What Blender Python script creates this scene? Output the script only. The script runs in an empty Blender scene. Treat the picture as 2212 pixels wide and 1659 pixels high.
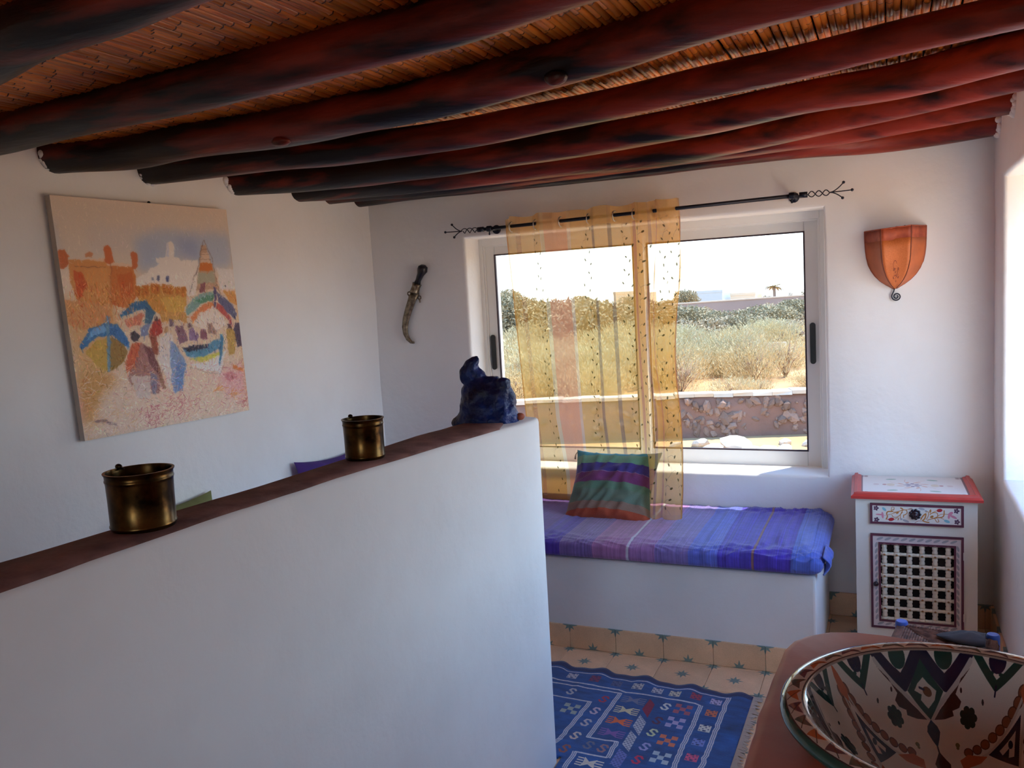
import bpy, bmesh, math, random
import numpy as np
from mathutils import Vector, Matrix, noise

random.seed(7)
rng = np.random.default_rng(7)
PI = math.pi
scene = bpy.context.scene
C = scene.collection

# ------------------------------------------------------------------ camera
CAM_H = 1.5
cam_d = bpy.data.cameras.new('camera')
cam_d.sensor_width = 36.0
cam_d.lens = 36.0 * 1850.0 / 2212.0
cam_d.clip_start = 0.02
cam_d.clip_end = 2000
cam = bpy.data.objects.new('camera', cam_d)
C.objects.link(cam)
yaw, pitch, roll = -0.42160346, -0.10416434, -0.05619424
fw = Vector((math.sin(yaw) * math.cos(pitch), math.cos(yaw) * math.cos(pitch), math.sin(pitch)))
rt = Vector((math.cos(yaw), -math.sin(yaw), 0))
up = rt.cross(fw)
rt2 = rt * math.cos(roll) + up * math.sin(roll)
up2 = up * math.cos(roll) - rt * math.sin(roll)
cam.matrix_world = Matrix(((rt2.x, up2.x, -fw.x, 0), (rt2.y, up2.y, -fw.y, 0),
                           (rt2.z, up2.z, -fw.z, CAM_H), (0, 0, 0, 1)))
scene.camera = cam

# ------------------------------------------------------------------ sky, sun, exposure
vs = scene.view_settings
vs.view_transform = 'Standard'
vs.look = 'None'
vs.gamma = 1.0
vs.use_curve_mapping = False
vs.exposure = -0.12
scene.cycles.max_bounces = 10
scene.cycles.diffuse_bounces = 7
scene.cycles.transparent_max_bounces = 24
scene.cycles.caustics_reflective = False
scene.cycles.caustics_refractive = False
scene.cycles.sample_clamp_indirect = 6.0
scene.cycles.use_denoising = True

world = bpy.data.worlds.new('sky')
scene.world = world
world.use_nodes = True
wn, wl = world.node_tree.nodes, world.node_tree.links
wn.clear()
w_out = wn.new('ShaderNodeOutputWorld')
w_bg = wn.new('ShaderNodeBackground')
w_tc = wn.new('ShaderNodeTexCoord')
w_sep = wn.new('ShaderNodeSeparateXYZ')
w_rp = wn.new('ShaderNodeValToRGB')
wl.new(w_tc.outputs['Generated'], w_sep.inputs[0])
wl.new(w_sep.outputs['Z'], w_rp.inputs[0])
cr = w_rp.color_ramp
cr.elements[0].position = 0.0
cr.elements[0].color = (0.80, 0.93, 1.0, 1)
cr.elements[1].position = 1.0
cr.elements[1].color = (0.07, 0.19, 0.48, 1)
e = cr.elements.new(0.25); e.color = (0.42, 0.69, 1.0, 1)
e = cr.elements.new(0.55); e.color = (0.18, 0.38, 0.76, 1)
SKY = 8.0
GLASS_T = 0.50
w_bg.inputs['Strength'].default_value = SKY
wl.new(w_rp.outputs[0], w_bg.inputs[0])
wl.new(w_bg.outputs[0], w_out.inputs[0])

sun_d = bpy.data.lights.new('sun', 'SUN')
sun_d.energy = 19.0
sun_d.angle = 0.009
sun_d.color = (1.0, 0.95, 0.86)
sun = bpy.data.objects.new('sun', sun_d)
C.objects.link(sun)
sun.rotation_euler = Vector((0.25, 0.33, 0.91)).to_track_quat('Z', 'Y').to_euler()

def portal(name, loc, rot, sx, sz):
    d = bpy.data.lights.new(name, 'AREA')
    d.shape = 'RECTANGLE'; d.size = sx; d.size_y = sz
    d.cycles.is_portal = True
    o = bpy.data.objects.new(name, d)
    o.location = loc; o.rotation_euler = rot
    C.objects.link(o)
portal('sky_portal', (-1.13, 4.30, 1.21), (-PI / 2, 0, 0), 1.8, 1.25)
portal('sky_portal', (0.70, 2.98, 1.25), (0, PI / 2, 0), 1.25, 1.45)

portal('sky_portal', (-.20, -2.85, 1.42), (PI / 2, 0, 0), 1.05, 1.2)

# ------------------------------------------------------------------ helpers
def mesh(name, verts, faces, smooth=False, uvs=None, mats=None):
    me = bpy.data.meshes.new(name)
    me.from_pydata([tuple(v) for v in verts], [], [tuple(f) for f in faces])
    if smooth:
        me.polygons.foreach_set('use_smooth', [True] * len(me.polygons))
    if uvs is not None:
        uvl = me.uv_layers.new(name='UVMap')
        for p in me.polygons:
            for li in p.loop_indices:
                uvl.data[li].uv = uvs[me.loops[li].vertex_index]
    if mats is not None:
        me.polygons.foreach_set('material_index', mats)
    me.update()
    return me

def link(name, me, mat=None, parent=None, loc=None, rot=None):
    o = bpy.data.objects.new(name, me)
    C.objects.link(o)
    if mat is not None and me is not None and len(me.materials) == 0:
        for m in (mat if isinstance(mat, (list, tuple)) else [mat]):
            me.materials.append(m)
    if parent is not None: o.parent = parent
    if loc is not None: o.location = loc
    if rot is not None: o.rotation_euler = rot
    return o

def tag(o, label=None, cat=None, group=None, kind=None):
    if label: o['label'] = label
    if cat: o['category'] = cat
    if group: o['group'] = group
    if kind: o['kind'] = kind
    return o

def empty(name, loc=(0, 0, 0), rot=(0, 0, 0), **k):
    o = bpy.data.objects.new(name, None)
    C.objects.link(o)
    o.location = loc; o.rotation_euler = rot
    o.empty_display_size = 0.05
    return tag(o, **k)

def copy_tree(o, parent=None):
    c = o.copy(); C.objects.link(c)
    if parent is not None: c.parent = parent
    for ch in o.children: copy_tree(ch, c)
    return c

class MB:
    """collects simple solids into one mesh"""
    def __init__(s): s.v = []; s.f = []; s.m = []
    def add(s, v, f, mi=0):
        n = len(s.v); s.v += [tuple(p) for p in v]
        s.f += [tuple(i + n for i in q) for q in f]; s.m += [mi] * len(f)
        return s
    def box(s, a, b, mi=0):
        (x0, y0, z0), (x1, y1, z1) = a, b
        v = [(x0, y0, z0), (x1, y0, z0), (x1, y1, z0), (x0, y1, z0), (x0, y0, z1), (x1, y0, z1), (x1, y1, z1), (x0, y1, z1)]
        return s.add(v, [(0, 3, 2, 1), (4, 5, 6, 7), (0, 1, 5, 4), (1, 2, 6, 5), (2, 3, 7, 6), (3, 0, 4, 7)], mi)
    def tube(s, pts, rad, n=8, mi=0, caps=True, upv=(0, 0, 1), flat=1.0):
        pts = [Vector(p) for p in pts]
        if not hasattr(rad, '__len__'): rad = [rad] * len(pts)
        v = []; f = []
        for i, p in enumerate(pts):
            t = (pts[min(i + 1, len(pts) - 1)] - pts[max(i - 1, 0)]).normalized()
            u = Vector(upv)
            if abs(t.dot(u)) > 0.95: u = Vector((0, 1, 0)) if abs(t.y) < .9 else Vector((1, 0, 0))
            a = t.cross(u).normalized(); b = a.cross(t).normalized()
            for k in range(n):
                th = 2 * PI * k / n
                v.append(p + a * (rad[i] * math.cos(th)) + b * (rad[i] * math.sin(th) * flat))
        for i in range(len(pts) - 1):
            for k in range(n):
                f.append((i * n + k, i * n + (k + 1) % n, (i + 1) * n + (k + 1) % n, (i + 1) * n + k))
        if caps:
            f.append(tuple(range(n))[::-1]); f.append(tuple((len(pts) - 1) * n + k for k in range(n)))
        return s.add(v, f, mi)
    def lathe(s, prof, n=32, c=(0, 0, 0), mi=0, close=False, axis='Z'):
        v = []; f = []
        for r, z in prof:
            for k in range(n):
                th = 2 * PI * k / n
                p = (r * math.cos(th), r * math.sin(th), z)
                if axis == 'Y': p = (p[0], p[2], p[1])
                if axis == 'X': p = (p[2], p[0], p[1])
                v.append((c[0] + p[0], c[1] + p[1], c[2] + p[2]))
        m = len(prof)
        for i in range(m - (0 if close else 1)):
            j = (i + 1) % m
            for k in range(n):
                f.append((i * n + k, i * n + (k + 1) % n, j * n + (k + 1) % n, j * n + k))
        if not close:
            if prof[0][0] > 1e-5: f.append(tuple(range(n))[::-1])
            if prof[-1][0] > 1e-5: f.append(tuple((m - 1) * n + k for k in range(n)))
        return s.add(v, f, mi)
    def sphere(s, c, r, n=10, m=6, sc=(1, 1, 1), mi=0):
        prof = [(max(1e-6, math.sin(PI * i / m)) * 1.0, -math.cos(PI * i / m)) for i in range(m + 1)]
        v = []; f = []
        for pr, pz in prof:
            for k in range(n):
                th = 2 * PI * k / n
                v.append((c[0] + r * sc[0] * pr * math.cos(th), c[1] + r * sc[1] * pr * math.sin(th), c[2] + r * sc[2] * pz))
        for i in range(m):
            for k in range(n):
                f.append((i * n + k, i * n + (k + 1) % n, (i + 1) * n + (k + 1) % n, (i + 1) * n + k))
        return s.add(v, f, mi)
    def me(s, name, smooth=False): return mesh(name, s.v, s.f, smooth, mats=s.m)
    def build(s, name, mat, parent=None, smooth=False, auto=False, bevel=0, seg=2, **k):
        me = s.me(name, smooth)
        if auto: shade_auto(me)
        o = link(name, me, mat, parent, **k)
        if bevel:
            b = o.modifiers.new('bevel', 'BEVEL'); b.width = bevel; b.segments = seg; b.limit_method = 'ANGLE'
        return o

def shade_auto(me, deg=40):
    bm = bmesh.new(); bm.from_mesh(me)
    bmesh.ops.remove_doubles(bm, verts=bm.verts, dist=1e-6)
    for fc in bm.faces: fc.smooth = True
    for ed in bm.edges:
        if len(ed.link_faces) == 2 and ed.calc_face_angle(0) > math.radians(deg): ed.smooth = False
    bm.to_mesh(me); bm.free()

def srgb(r, g, b):
    o = []
    for c in (r, g, b):
        c = c / 255.0
        o.append(c / 12.92 if c <= 0.04045 else ((c + 0.055) / 1.055) ** 2.4)
    return (o[0], o[1], o[2], 1.0)

def material(name, col, rough=0.6, metal=0.0, var=0.0, vscale=8.0, bump=0.0, bscale=40.0, col2=None, stretch=(1, 1, 1),
             image=None, spec=0.5, coat=0.0, detail=6.0, obj_rand=0.0, ramp=(0.35, 0.65), bdist=0.01, sheen=0.0):
    m = bpy.data.materials.new(name)
    m.use_nodes = True
    nt = m.node_tree; N = nt.nodes; L = nt.links
    bs = N['Principled BSDF']
    bs.inputs['Roughness'].default_value = rough
    bs.inputs['Metallic'].default_value = metal
    bs.inputs['Specular IOR Level'].default_value = spec
    bs.inputs['Coat Weight'].default_value = coat
    bs.inputs['Sheen Weight'].default_value = sheen
    tc = N.new('ShaderNodeTexCoord'); mp = N.new('ShaderNodeMapping')
    mp.inputs['Scale'].default_value = stretch
    L.new(tc.outputs['Object'], mp.inputs[0])
    src = None
    if image is not None:
        im = N.new('ShaderNodeTexImage'); im.image = image; im.extension = 'EXTEND'
        L.new(tc.outputs['UV'], im.inputs[0]); src = im.outputs[0]
        if var:
            nz = N.new('ShaderNodeTexNoise'); nz.inputs['Scale'].default_value = vscale; nz.inputs['Detail'].default_value = detail
            L.new(mp.outputs[0], nz.inputs[0])
            hs = N.new('ShaderNodeMix'); hs.data_type = 'RGBA'; hs.blend_type = 'MULTIPLY'; hs.inputs[0].default_value = 1.0
            mr = N.new('ShaderNodeMapRange'); mr.inputs[1].default_value = .3; mr.inputs[2].default_value = .7
            mr.inputs[3].default_value = 1 - var; mr.inputs[4].default_value = 1 + var * .5
            L.new(nz.outputs[0], mr.inputs[0]); L.new(src, hs.inputs[6]); L.new(mr.outputs[0], hs.inputs[7]); src = hs.outputs[2]
    elif col2 is not None or var:
        nz = N.new('ShaderNodeTexNoise'); nz.inputs['Scale'].default_value = vscale; nz.inputs['Detail'].default_value = detail
        L.new(mp.outputs[0], nz.inputs[0])
        rp = N.new('ShaderNodeValToRGB')
        c2 = col2 if col2 is not None else tuple(max(0, min(1, c * (1 - var))) for c in col[:3]) + (1,)
        rp.color_ramp.elements[0].position = ramp[0]; rp.color_ramp.elements[0].color = c2
        rp.color_ramp.elements[1].position = ramp[1]; rp.color_ramp.elements[1].color = tuple(col[:3]) + (1,)
        L.new(nz.outputs[0], rp.inputs[0]); src = rp.outputs[0]
    if obj_rand:
        oi = N.new('ShaderNodeObjectInfo'); mr = N.new('ShaderNodeMapRange')
        mr.inputs[3].default_value = 1 - obj_rand; mr.inputs[4].default_value = 1 + obj_rand * .4
        L.new(oi.outputs['Random'], mr.inputs[0])
        mx = N.new('ShaderNodeMix'); mx.data_type = 'RGBA'; mx.blend_type = 'MULTIPLY'; mx.inputs[0].default_value = 1.0
        if src is None:
            mx.inputs[6].default_value = tuple(col[:3]) + (1,)
        else: L.new(src, mx.inputs[6])
        L.new(mr.outputs[0], mx.inputs[7]); src = mx.outputs[2]
    if src is None: bs.inputs['Base Color'].default_value = tuple(col[:3]) + (1,)
    else: L.new(src, bs.inputs['Base Color'])
    if bump:
        nb = N.new('ShaderNodeTexNoise'); nb.inputs['Scale'].default_value = bscale; nb.inputs['Detail'].default_value = 5
        L.new(mp.outputs[0], nb.inputs[0])
        bp = N.new('ShaderNodeBump'); bp.inputs['Strength'].default_value = bump; bp.inputs['Distance'].default_value = bdist
        L.new(nb.outputs[0], bp.inputs['Height']); L.new(bp.outputs[0], bs.inputs['Normal'])
    return m

# ------------------------------------------------------------------ drawing flat print into generated textures
class Canvas:
    def __init__(s, w, h, bg): 
        s.w, s.h = w, h; s.a = np.empty((h, w, 4), np.float32); s.a[:] = (bg[0] / 255, bg[1] / 255, bg[2] / 255, 1 if len(bg) < 4 else bg[3])
    def _blend(s, x0, y0, m, col, al=1.0):
        h, w = m.shape
        sub = s.a[y0:y0 + h, x0:x0 + w]
        c = np.array([col[0] / 255, col[1] / 255, col[2] / 255, col[3] if len(col) > 3 else 1.0], np.float32)
        mm = (m * al)[..., None].astype(np.float32)
        sub[:] = sub * (1 - mm) + c * mm
    def poly(s, pts, col, al=1.0):
        p = np.array(pts, float) * (s.w, s.h)
        x0 = max(0, int(p[:, 0].min()) - 1); x1 = min(s.w, int(p[:, 0].max()) + 2)
        y0 = max(0, int(p[:, 1].min()) - 1); y1 = min(s.h, int(p[:, 1].max()) + 2)
        if x1 <= x0 or y1 <= y0: return
        X, Y = np.meshgrid(np.arange(x0, x1) + .5, np.arange(y0, y1) + .5)
        ins = np.zeros(X.shape, bool)
        q = np.roll(p, -1, 0)
        for (ax, ay), (bx, by) in zip(p, q):
            if ay == by: continue
            cnd = (ay > Y) != (by > Y)
            ins ^= cnd & (X < (bx - ax) * (Y - ay) / (by - ay) + ax)
        s._blend(x0, y0, ins.astype(float), col, al)
    def line(s, pts, wpx, col, al=1.0):
        p = np.array(pts, float) * (s.w, s.h)
        r = wpx / 2
        for a, b in zip(p[:-1], p[1:]):
            x0 = max(0, int(min(a[0], b[0]) - r - 1)); x1 = min(s.w, int(max(a[0], b[0]) + r + 2))
            y0 = max(0, int(min(a[1], b[1]) - r - 1)); y1 = min(s.h, int(max(a[1], b[1]) + r + 2))
            if x1 <= x0 or y1 <= y0: continue
            X, Y = np.meshgrid(np.arange(x0, x1) + .5, np.arange(y0, y1) + .5)
            d = b - a; L2 = max(1e-9, (d ** 2).sum())
            t = np.clip(((X - a[0]) * d[0] + (Y - a[1]) * d[1]) / L2, 0, 1)
            ds = np.hypot(X - a[0] - t * d[0], Y - a[1] - t * d[1])
            s._blend(x0, y0, np.clip(r + .5 - ds, 0, 1), col, al)
    def ell(s, cx, cy, rx, ry, col, al=1.0, rot=0.0):
        n = 20
        c_, s_ = math.cos(rot), math.sin(rot)
        s.poly([(cx + rx * math.cos(2 * PI * i / n) * c_ - ry * math.sin(2 * PI * i / n) * s_,
                 cy + rx * math.cos(2 * PI * i / n) * s_ + ry * math.sin(2 * PI * i / n) * c_) for i in range(n)], col, al)
    def grain(s, amp, sc=1):
        g = rng.normal(0, amp, (s.h // sc + 1, s.w // sc + 1, 1)).astype(np.float32)
        g = np.repeat(np.repeat(g, sc, 0), sc, 1)[:s.h, :s.w]
        s.a[..., :3] = np.clip(s.a[..., :3] + g, 0, 1)
    def image(s, name):
        im = bpy.data.images.new(name, s.w, s.h, alpha=True)
        im.alpha_mode = 'CHANNEL_PACKED'
        im.pixels.foreach_set(np.ascontiguousarray(s.a[::-1]).ravel())
        im.update(); im.pack()
        return im

def quad_uv(name, p0, p1, p2, p3, mat, parent=None):
    """flat rectangle bottom-left, bottom-right, top-right, top-left"""
    me = mesh(name, [p0, p1, p2, p3], [(0, 1, 2, 3)], uvs=[(0, 0), (1, 0), (1, 1), (0, 1)])
    return link(name, me, mat, parent)

def jit(p, s=0.004):
    v = noise.noise_vector(Vector(p) * 3.1)
    return (p[0] + v.x * s, p[1] + v.y * s, p[2] + v.z * s)

# ------------------------------------------------------------------ measured shapes
LOGS = [[[-1.75,1.281,2.059],[-1.541,1.21,2.07],[-1.379,1.209,2.068],[-1.233,1.196,2.069],[-1.062,1.162,2.074]],[[-2.477,1.801,2.069],[-2.253,1.778,2.069],[-1.867,1.745,2.066],[-1.583,1.716,2.065],[-1.335,1.693,2.064],[-0.812,1.624,2.065],[-0.678,1.589,2.068],[-0.498,1.538,2.073]],[[-2.67,2.164,2.074],[-2.56,2.196,2.069],[-2.383,2.245,2.06],[-2.127,2.201,2.062],[-1.682,2.21,2.054],[-1.387,2.173,2.053],[-1.176,2.16,2.052],[-0.716,2.034,2.058],[-0.624,2.019,2.059],[-0.329,1.896,2.069],[-0.164,1.879,2.068],[-0.033,1.835,2.072]],[[-2.617,2.563,2.062],[-2.059,2.589,2.051],[-1.848,2.63,2.044],[-1.287,2.611,2.038],[-0.794,2.509,2.039],[-0.637,2.47,2.04],[-0.431,2.404,2.043],[-0.21,2.368,2.043],[-0.048,2.302,2.047],[0.165,2.248,2.049],[0.265,2.217,2.051]],[[-2.615,2.995,2.06],[-2.446,3.065,2.052],[-2.035,3.131,2.043],[-1.532,3.098,2.039],[-0.962,3.026,2.038],[-0.773,2.985,2.039],[-0.469,2.898,2.041],[-0.201,2.802,2.045],[0.032,2.789,2.043],[0.313,2.61,2.054]],[[-2.576,3.396,2.054],[-2.411,3.453,2.048],[-1.813,3.511,2.039],[-1.301,3.47,2.037],[-1.104,3.464,2.035],[-0.914,3.515,2.031],[-0.588,3.422,2.033],[-0.296,3.301,2.038],[0.133,3.099,2.047],[0.342,2.968,2.054]],[[-2.537,3.623,2.054],[-1.867,3.711,2.043],[-1.154,3.648,2.041],[-0.515,3.578,2.04],[-0.347,3.525,2.042],[-0.167,3.57,2.038],[0.039,3.472,2.042],[0.299,3.378,2.045],[0.366,3.343,2.047]],[[-2.498,3.865,2.053],[-2.175,3.803,2.055],[-1.684,3.843,2.049],[-1.228,3.854,2.045],[-1.003,3.854,2.043],[-0.694,3.829,2.042],[-0.343,3.804,2.041],[-0.02,3.893,2.034],[0.207,3.847,2.035],[0.362,3.762,2.039]]]
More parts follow.
